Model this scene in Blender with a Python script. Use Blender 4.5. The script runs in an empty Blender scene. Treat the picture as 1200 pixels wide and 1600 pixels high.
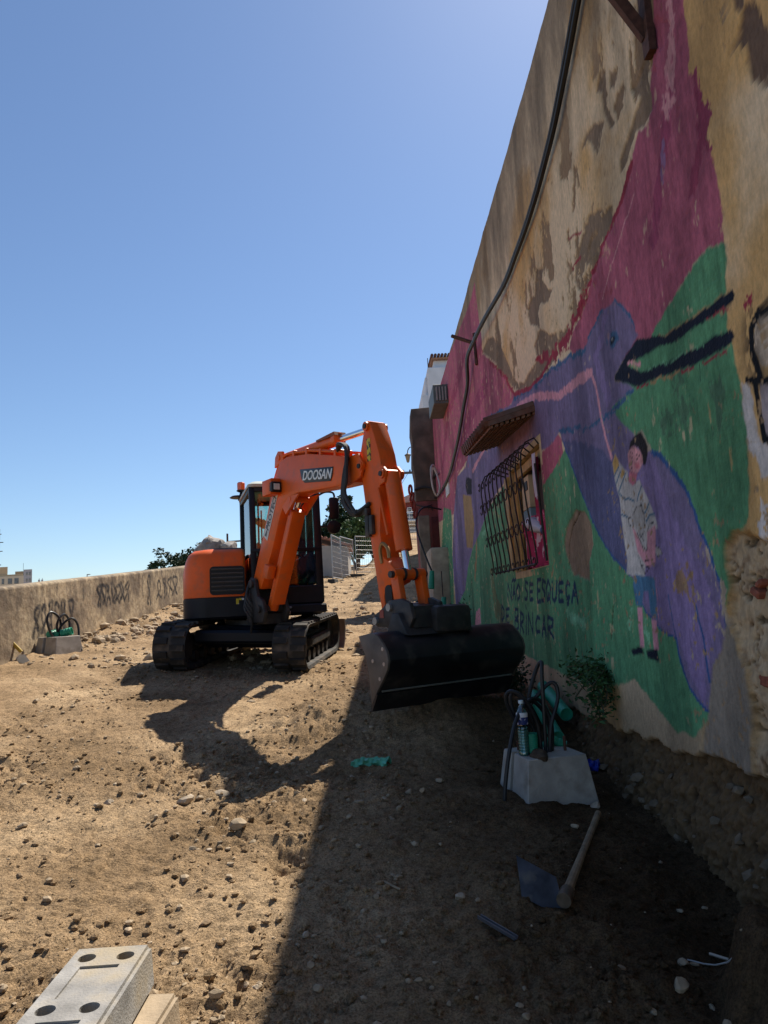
import bpy, bmesh, math, random
import numpy as np
from mathutils import Vector, Matrix

scene = bpy.context.scene
COL = scene.collection
rnd = random.Random(7)

# ---------------------------------------------------------------- camera
cam_d = bpy.data.cameras.new('camera')
cam_d.sensor_fit = 'VERTICAL'; cam_d.sensor_height = 34.6; cam_d.lens = 34.6 * 1110 / 1600
cam_d.clip_start = 0.05; cam_d.clip_end = 6000
cam = bpy.data.objects.new('camera', cam_d); COL.objects.link(cam)
cam.matrix_world = Matrix(((0.99863482, 0.04981098, -0.01572792, 0),
                           (-0.0089275, -0.13391256, -0.99095294, 0),
                           (-0.05146651, 0.98974052, -0.13328506, 0), (0, 0, 0, 1)))
scene.camera = cam

# ---------------------------------------------------------------- sky, sun, exposure
SUN = Vector((.343, .727, 1.0)).normalized()
world = bpy.data.worlds.new('World'); scene.world = world; world.use_nodes = True
nt = world.node_tree
bg = nt.nodes['Background']; sky = nt.nodes.new('ShaderNodeTexSky')
sky.sky_type = 'NISHITA'; sky.sun_disc = False
sky.sun_elevation = math.asin(SUN.z); sky.sun_rotation = math.atan2(SUN.x, SUN.y)
sky.air_density = 1.0; sky.dust_density = 0.25; sky.ozone_density = 5.0; sky.altitude = 0
nt.links.new(sky.outputs[0], bg.inputs[0]); bg.inputs[1].default_value = 0.077
sun_d = bpy.data.lights.new('sun', 'SUN'); sun_d.energy = 4.7; sun_d.angle = math.radians(.53); sun_d.color = (1, .93, .82)
sun = bpy.data.objects.new('sun', sun_d); COL.objects.link(sun)
sun.rotation_euler = SUN.to_track_quat('Z', 'Y').to_euler(); sun.location = (5, 10, 30)
scene.view_settings.view_transform = 'Standard'; scene.view_settings.look = 'None'
scene.view_settings.exposure = 0.78; scene.view_settings.gamma = 1.0
scene.view_settings.use_curve_mapping = False
scene.cycles.max_bounces = 8; scene.cycles.transparent_max_bounces = 12

# ---------------------------------------------------------------- helpers
def s2l(c):
    return tuple((v / 255 / 12.92) if v / 255 <= .04045 else ((v / 255 + .055) / 1.055) ** 2.4 for v in c)

MATS = {}
def mat(name, col, rough=.7, metal=0., var=.15, vs=6., bump=0., bs=60., col2=None, c2t=(.5, .62), c2s=3., spec=.4, coat=0., detail=4, distort=0.):
    """principled with noise-varied base colour, optional second colour in patches, optional bump"""
    if name in MATS: return MATS[name]
    m = bpy.data.materials.new(name); m.use_nodes = True; MATS[name] = m
    t = m.node_tree; N = t.nodes; L = t.links
    b = N['Principled BSDF']; b.inputs['Roughness'].default_value = rough; b.inputs['Metallic'].default_value = metal
    b.inputs['Specular IOR Level'].default_value = spec
    b.inputs['Coat Weight'].default_value = coat; b.inputs['Coat Roughness'].default_value = .15
    tc = N.new('ShaderNodeTexCoord')
    n = N.new('ShaderNodeTexNoise'); n.inputs['Scale'].default_value = vs; n.inputs['Detail'].default_value = detail; n.inputs['Distortion'].default_value = distort
    L.new(tc.outputs['Object'], n.inputs['Vector'])
    r = N.new('ShaderNodeValToRGB')
    r.color_ramp.elements[0].position = .3; r.color_ramp.elements[1].position = .7
    r.color_ramp.elements[0].color = (*[max(0, v * (1 - var)) for v in col], 1)
    r.color_ramp.elements[1].color = (*[min(1, v * (1 + var)) for v in col], 1)
    L.new(n.outputs[0], r.inputs[0]); out = r.outputs[0]
    if col2:
        n2 = N.new('ShaderNodeTexNoise'); n2.inputs['Scale'].default_value = c2s; n2.inputs['Detail'].default_value = 6
        L.new(tc.outputs['Object'], n2.inputs['Vector'])
        mr = N.new('ShaderNodeMapRange'); mr.inputs[1].default_value = c2t[0]; mr.inputs[2].default_value = c2t[1]
        L.new(n2.outputs[0], mr.inputs[0])
        mx = N.new('ShaderNodeMix'); mx.data_type = 'RGBA'
        L.new(mr.outputs[0], mx.inputs[0]); L.new(out, mx.inputs[6]); mx.inputs[7].default_value = (*col2, 1); out = mx.outputs[2]
    L.new(out, b.inputs['Base Color'])
    if bump:
        n3 = N.new('ShaderNodeTexNoise'); n3.inputs['Scale'].default_value = bs; n3.inputs['Detail'].default_value = 5
        L.new(tc.outputs['Object'], n3.inputs['Vector'])
        bp = N.new('ShaderNodeBump'); bp.inputs['Strength'].default_value = 1.; bp.inputs['Distance'].default_value = bump
        L.new(n3.outputs[0], bp.inputs['Height']); L.new(bp.outputs[0], b.inputs['Normal'])
    return m

def glass(name, tint=(.8, .92, .9), refl=.12):
    m = bpy.data.materials.new(name); m.use_nodes = True; t = m.node_tree; N = t.nodes; L = t.links
    N.remove(N['Principled BSDF'])
    tr = N.new('ShaderNodeBsdfTransparent'); tr.inputs[0].default_value = (*tint, 1)
    g = N.new('ShaderNodeBsdfGlossy'); g.inputs['Roughness'].default_value = .03
    fr = N.new('ShaderNodeFresnel'); fr.inputs[0].default_value = 1.5
    ad = N.new('ShaderNodeMath'); ad.operation = 'ADD'; ad.inputs[1].default_value = refl - .04; L.new(fr.outputs[0], ad.inputs[0])
    mx = N.new('ShaderNodeMixShader'); L.new(ad.outputs[0], mx.inputs[0]); L.new(tr.outputs[0], mx.inputs[1]); L.new(g.outputs[0], mx.inputs[2])
    L.new(mx.outputs[0], N['Material Output'].inputs[0])
    return m

def tag(o, label=None, cat=None, group=None, kind=None):
    if label: o['label'] = label
    if cat: o['category'] = cat
    if group: o['group'] = group
    if kind: o['kind'] = kind
    return o

def empty(name, loc, label=None, cat=None, group=None):
    o = bpy.data.objects.new(name, None); COL.objects.link(o); o.location = loc; o.empty_display_size = .2
    return tag(o, label, cat, group)

def worldloc(o):
    v = Vector(o.location)
    while o.parent is not None:
        o = o.parent; v = v + Vector(o.location)
    return v

def link(name, me, m, parent=None, loc=None):
    """loc = world position of the object's origin"""
    o = bpy.data.objects.new(name, me); COL.objects.link(o)
    if m is not None and len(me.materials) == 0: me.materials.append(m)
    if parent is not None:
        o.parent = parent
        o.location = (Vector(loc) if loc is not None else worldloc(parent)) - worldloc(parent)
    elif loc is not None: o.location = loc
    return o

class MB:
    """collects verts/faces in world coordinates"""
    def __init__(s): s.v = []; s.f = []
    def add(s, verts, faces, M=None):
        k = len(s.v)
        for p in verts:
            p = Vector(p); s.v.append(M @ p if M is not None else p)
        s.f += [tuple(i + k for i in f) for f in faces]; return s
    def box(s, x, y, z, M=None, bev=0., seg=1):
        bm = bmesh.new(); bmesh.ops.create_cube(bm, size=1)
        for v in bm.verts:
            v.co = Vector(((x[0] + x[1]) / 2 + v.co.x * (x[1] - x[0]), (y[0] + y[1]) / 2 + v.co.y * (y[1] - y[0]), (z[0] + z[1]) / 2 + v.co.z * (z[1] - z[0])))
        if bev: bmesh.ops.bevel(bm, geom=bm.edges[:] , offset=bev, segments=seg, affect='EDGES', profile=.5)
        s.bm(bm, M); return s
    def bm(s, bm, M=None):
        bm.verts.index_update()
        s.add([v.co.copy() for v in bm.verts], [tuple(v.index for v in f.verts) for f in bm.faces], M); bm.free()
    def prism(s, prof, d0, d1, M, bev=0.):
        """prof = [(u,w)], extruded along local y from d0 to d1; local coords (u, d, w)"""
        bm = bmesh.new()
        a = [bm.verts.new((u, d0, w)) for u, w in prof]; b = [bm.verts.new((u, d1, w)) for u, w in prof]
        n = len(prof); bm.faces.new(a); bm.faces.new(b[::-1])
        for i in range(n): bm.faces.new((a[(i + 1) % n], a[i], b[i], b[(i + 1) % n]))
        bmesh.ops.recalc_face_normals(bm, faces=bm.faces[:])
        if bev:
            ed = [e for e in bm.edges if abs(e.verts[0].co.y - e.verts[1].co.y) < 1e-6]
            bmesh.ops.bevel(bm, geom=ed, offset=bev, segments=2, affect='EDGES', profile=.5)
        s.bm(bm, M); return s
    def tube(s, pts, r, n=8, cap=True, M=None):
        pts = [Vector(p) for p in pts]; k = len(s.v); m = len(pts)
        rs = r if isinstance(r, (list, tuple)) else [r] * m
        t0 = (pts[1] - pts[0]).normalized(); up = Vector((0, 0, 1)) if abs(t0.z) < .9 else Vector((1, 0, 0))
        u = t0.cross(up).normalized(); vs = []; fs = []
        for i, p in enumerate(pts):
            t = (pts[min(i + 1, m - 1)] - pts[max(i - 1, 0)]).normalized()
            u = (u - t * u.dot(t)).normalized(); w = t.cross(u)
            for j in range(n):
                a = 2 * math.pi * j / n; vs.append(p + (u * math.cos(a) + w * math.sin(a)) * rs[i])
        for i in range(m - 1):
            for j in range(n):
                fs.append((i * n + j, i * n + (j + 1) % n, (i + 1) * n + (j + 1) % n, (i + 1) * n + j))
        if cap: fs.append(tuple(range(n - 1, -1, -1))); fs.append(tuple((m - 1) * n + j for j in range(n)))
        return s.add(vs, fs, M)
    def lathe(s, prof, o, axis, n=16):
        """prof=[(r,h)] around axis from point o"""
        o = Vector(o); ax = Vector(axis).normalized(); up = Vector((0, 0, 1)) if abs(ax.z) < .9 else Vector((1, 0, 0))
        u = ax.cross(up).normalized(); w = ax.cross(u); vs = []; fs = []; m = len(prof)
        for r, h in prof:
            for j in range(n):
                a = 2 * math.pi * j / n; vs.append(o + ax * h + (u * math.cos(a) + w * math.sin(a)) * r)
        for i in range(m - 1):
            for j in range(n):
                fs.append((i * n + j, i * n + (j + 1) % n, (i + 1) * n + (j + 1) % n, (i + 1) * n + j))
        fs.append(tuple(range(n - 1, -1, -1))); fs.append(tuple((m - 1) * n + j for j in range(n)))
        return s.add(vs, fs)
    def build(s, name, m, parent=None, loc=None, smooth=35, sub=None):
        o0 = Vector(loc) if loc is not None else (worldloc(parent) if parent is not None else Vector((0, 0, 0)))
        me = bpy.data.meshes.new(name)
        me.from_pydata([tuple(v - o0) for v in s.v], [], s.f)
        bm = bmesh.new(); bm.from_mesh(me); bmesh.ops.recalc_face_normals(bm, faces=bm.faces[:]); bm.to_mesh(me); bm.free()
        if smooth:
            me.polygons.foreach_set('use_smooth', [True] * len(me.polygons)); me.set_sharp_from_angle(angle=math.radians(smooth))
        return link(name, me, m, parent, o0)

def frame(o, x, y, z=(0, 0, 1)):
    x, y, z = Vector(x), Vector(y), Vector(z)
    return Matrix(((x.x, y.x, z.x, o[0]), (x.y, y.y, z.y, o[1]), (x.z, y.z, z.z, o[2]), (0, 0, 0, 1)))

# numpy value noise -------------------------------------------------
def _h(ix, iy, seed):
    n = (ix.astype(np.int64) * 374761393 + iy.astype(np.int64) * 668265263 + seed * 1442695041) & 0x7fffffff
    n = ((n ^ (n >> 13)) * 1274126177) & 0x7fffffff
    n = ((n ^ (n >> 16)) * 2246822519) & 0x7fffffff
    return ((n ^ (n >> 15)) & 0xffffff) / float(0xffffff)
def vnoise(x, y, seed=0):
    x = np.asarray(x, float); y = np.asarray(y, float)
    ix = np.floor(x); iy = np.floor(y); fx = x - ix; fy = y - iy
    u = fx * fx * fx * (fx * (fx * 6 - 15) + 10); v = fy * fy * fy * (fy * (fy * 6 - 15) + 10)
    ix = ix.astype(np.int64); iy = iy.astype(np.int64)
    a = _h(ix, iy, seed); b = _h(ix + 1, iy, seed); c = _h(ix, iy + 1, seed); d = _h(ix + 1, iy + 1, seed)
    return (a + (b - a) * u) * (1 - v) + (c + (d - c) * u) * v
def fbm(x, y, sc, octv=4, seed=0, gain=.5):
    s = 0; a = 1; t = 0; f = 1. / sc
    for i in range(octv):
        s = s + a * vnoise(np.asarray(x) * f + i * 17.3, np.asarray(y) * f - i * 9.1, seed + i); t += a; a *= gain; f *= 2.03
    return s / t   # 0..1
def sstep(a, b, x):
    t = np.clip((x - a) / (b - a), 0, 1); return t * t * (3 - 2 * t)

def grid_mesh(name, X, Y, Z, keep=None):
    """X,Y,Z arrays (rows, cols)"""
    R, Cn = X.shape
    co = np.stack([X, Y, Z], -1).reshape(-1, 3).astype(np.float32)
    i = np.arange(R * Cn).reshape(R, Cn)
    q = np.stack([i[:-1, :-1], i[:-1, 1:], i[1:, 1:], i[1:, :-1]], -1).reshape(-1, 4)
    if keep is not None: q = q[keep.reshape(-1)]
    me = bpy.data.meshes.new(name)
    me.vertices.add(len(co)); me.vertices.foreach_set('co', co.ravel())
    me.loops.add(q.size); me.loops.foreach_set('vertex_index', q.ravel().astype(np.int32))
    me.polygons.add(len(q)); me.polygons.foreach_set('loop_start', np.arange(0, q.size, 4, dtype=np.int32))
    me.polygons.foreach_set('use_smooth', np.ones(len(q), bool))
    me.update(); me.validate()
    return me
def set_col(me, name, rgb):
    a = me.attributes.new(name, 'FLOAT_COLOR', 'POINT')
    d = np.ones((len(rgb), 4), np.float32); d[:, :3] = rgb; a.data.foreach_set('color', d.ravel())
# ---------------------------------------------------------------- ground
PRINTS = []
_r = random.Random(3)
for _ in range(46):
    PRINTS.append((_r.uniform(-2.6, 1.0), _r.uniform(2.2, 6.2), _r.uniform(0, 6.28), _r.choice((-1, 1))))
def gh0(x, y):
    z = -1.25 + .09 * (y - 4.3) - .06 * (np.clip(x, -6.5, 2.2) - 1)
    z = z + .095 * np.clip(y - 22, 0, 26) * sstep(-.8, 1.4, x)
    far = sstep(52, 90, y); z = z * (1 - far) + (-9.) * far
    left = sstep(-5.6, -16, x); z = z * (1 - left) + (-9.) * left
    # bucket mound and heap in front of the machine
    z = z + .21 * np.exp(-((x - .45) / 1.0) ** 2 - ((y - 6.6) / .75) ** 2)
    z = z + .10 * np.exp(-((x + .62) / .42) ** 2 - ((y - 6.35) / .5) ** 2)
    # level patch under the machine
    zp = -.61 + .05 * (y - 9.7) - .045 * (x + 1.65)
    d = np.sqrt(((x + 1.6) / 1.9) ** 2 + ((y - 9.8) / 2.0) ** 2); w = 1 - sstep(.75, 1.25, d)
    z = z * (1 - w) + zp * w
    # dug channel along the mural wall
    z = z - .06 * np.exp(-((x - 1.45) / .2) ** 2) * sstep(2.2, 3.2, y) * (1 - sstep(6, 8, y))
    # spoil against the parapet
    z = z + .13 * np.exp(-((x + 4.45) / .35) ** 2) * sstep(10.8, 12.5, y) * (1 - sstep(26, 30, y))
    return z
def gh(x, y, fine=True):
    x = np.asarray(x, float); y = np.asarray(y, float)
    z = gh0(x, y)
    near = 1 - sstep(30, 60, np.abs(y))
    z = z + near * ((fbm(x, y, 1.3, 3, 1) - .5) * .12 + (fbm(x, y, .33, 3, 5) - .5) * .055)
    # earth ledge, lower right corner
    ex = 1.12 + .40 * (fbm(x, y, .35, 3, 31) - .5); ey = 2.98 + .40 * (fbm(x, y, .3, 3, 33) - .5)
    z = z + .33 * sstep(0, .20, x - ex) * sstep(0, .24, ey - y)
    # pit
    z = z - .09 * np.exp(-((x + .52) / .11) ** 2 - ((y - 3.78) / .12) ** 2) * (.6 + fbm(x, y, .08, 2, 9))
    # ruts left by the tracks
    for xc, s in ((-2.9, 1), (-2.2, 1.3), (-.55, .7)):
        k = np.exp(-((x - xc - .12 * (y - 8)) / .22) ** 2) * sstep(2, 4, y)
        z = z - .018 * s * k + .008 * k * np.sin(y * 38 + 3 * fbm(x, y, .5, 2, 12))
    if fine:
        cl = sstep(.5, .8, fbm(x, y, .7, 3, 21))           # rough, cloddy zones
        f = fbm(x, y, .11, 4, 41, .55); rg = 1 - np.abs(2 * fbm(x, y, .07, 3, 51, .6) - 1)
        z = z + (f - .5) * (.042 + .055 * cl) + (rg - .5) * (.016 + .028 * cl)
        z = z + (fbm(x, y, .03, 2, 61, .7) - .5) * (.013 + .010 * cl)
        for px, py, a, s in PRINTS:                           # boot prints
            dx = x - px; dy = y - py
            if abs(dx).min() > .3: continue
            u = dx * math.cos(a) + dy * math.sin(a); v = -dx * math.sin(a) + dy * math.cos(a)
            e = 1 - sstep(.75, 1., np.sqrt((u / .15) ** 2 + (v / .065) ** 2))
            z = z + e * (-.009 + .005 * np.sign(np.sin(np.sqrt((u + .2 * s) ** 2 + v * v) * 230)))
    return z
def ghs(x, y): return float(gh(np.array([x]), np.array([y]), False)[0])

def lines(segs):
    out = []
    for a, b, st in segs:
        n = max(1, int(round((b - a) / st))); out += [a + (b - a) * i / n for i in range(n)]
    out.append(segs[-1][1]); return np.array(out)
gx = lines([(-3000, -200, 700), (-200, -30, 30), (-30, -8, 2.2), (-8, -4.9, .15), (-4.9, -2.6, .028), (-2.6, 1.75, .0105), (1.75, 4, .4), (4, 30, 6), (30, 300, 60), (300, 3000, 900)])
ys = [-1.5, -.8, -.2, .4, .9, 1.3]; y = 1.5
while y < 60: ys.append(y); y += max(.0095, y * y / 1350.)
gy = np.array(ys + [64, 70, 80, 95, 130, 200, 400, 900, 2000, 4500])
GX, GY = np.meshgrid(gx, gy)
gme = grid_mesh('ground', GX, GY, gh(GX, GY))
def ground_mat():
    m = bpy.data.materials.new('dry_earth'); m.use_nodes = True; t = m.node_tree; N = t.nodes; L = t.links
    b = N['Principled BSDF']; b.inputs['Roughness'].default_value = .95; b.inputs['Specular IOR Level'].default_value = .1
    tc = N.new('ShaderNodeTexCoord')
    def noise(s, d, rough=.55):
        n = N.new('ShaderNodeTexNoise'); n.inputs['Scale'].default_value = s; n.inputs['Detail'].default_value = d; n.inputs['Roughness'].default_value = rough
        L.new(tc.outputs['Object'], n.inputs['Vector']); return n.outputs[0]
    def ramp(src, stops):
        r = N.new('ShaderNodeValToRGB'); e = r.color_ramp.elements
        while len(e) < len(stops): e.new(.5)
        for k, (p, c) in enumerate(stops): e[k].position = p; e[k].color = (*c, 1)
        L.new(src, r.inputs[0]); return r.outputs[0]
    def mix(f, a, c, mode='MIX'):
        x = N.new('ShaderNodeMix'); x.data_type = 'RGBA'; x.blend_type = mode
        if isinstance(f, float): x.inputs[0].default_value = f
        else: L.new(f, x.inputs[0])
        L.new(a, x.inputs[6]); L.new(c, x.inputs[7]); return x.outputs[2]
    c1 = ramp(noise(1.1, 6), [(.32, (.235, .16, .09)), (.5, (.37, .258, .152)), (.70, (.52, .38, .235))])
    c2 = ramp(noise(22, 6, .7), [(.34, (.36, .34, .31)), (.5, (.9, .88, .85)), (.72, (1.25, 1.2, 1.12))])
    c3 = ramp(noise(110, 4, .7), [(.36, (.5, .48, .45)), (.52, (1, 1, 1)), (.7, (1.3, 1.28, 1.25))])
    col = mix(1.0, mix(.75, c1, c2, 'MULTIPLY'), c3, 'MULTIPLY')
    # wall's shade painted into the freshly dug, partly damp soil: world x from about -0.1 to the wall, irregular
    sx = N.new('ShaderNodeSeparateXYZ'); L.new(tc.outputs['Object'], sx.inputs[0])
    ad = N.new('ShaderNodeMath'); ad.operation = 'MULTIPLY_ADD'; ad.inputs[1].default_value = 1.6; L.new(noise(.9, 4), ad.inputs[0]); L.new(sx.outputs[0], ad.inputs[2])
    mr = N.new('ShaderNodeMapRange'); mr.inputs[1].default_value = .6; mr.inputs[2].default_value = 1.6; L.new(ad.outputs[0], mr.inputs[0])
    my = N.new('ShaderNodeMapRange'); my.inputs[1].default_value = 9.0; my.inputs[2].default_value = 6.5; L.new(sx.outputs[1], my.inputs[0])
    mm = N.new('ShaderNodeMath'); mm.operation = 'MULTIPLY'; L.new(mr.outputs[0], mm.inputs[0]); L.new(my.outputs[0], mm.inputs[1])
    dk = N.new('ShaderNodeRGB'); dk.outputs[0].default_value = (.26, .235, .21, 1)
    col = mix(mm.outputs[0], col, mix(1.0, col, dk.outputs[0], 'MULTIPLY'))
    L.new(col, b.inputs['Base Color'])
    bp = N.new('ShaderNodeBump'); bp.inputs['Distance'].default_value = .02; bp.inputs['Strength'].default_value = 1
    L.new(noise(75, 7, .68), bp.inputs['Height']); L.new(bp.outputs[0], b.inputs['Normal'])
    return m
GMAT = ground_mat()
ground = link('ground', gme, GMAT); tag(ground, kind='structure')

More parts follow.
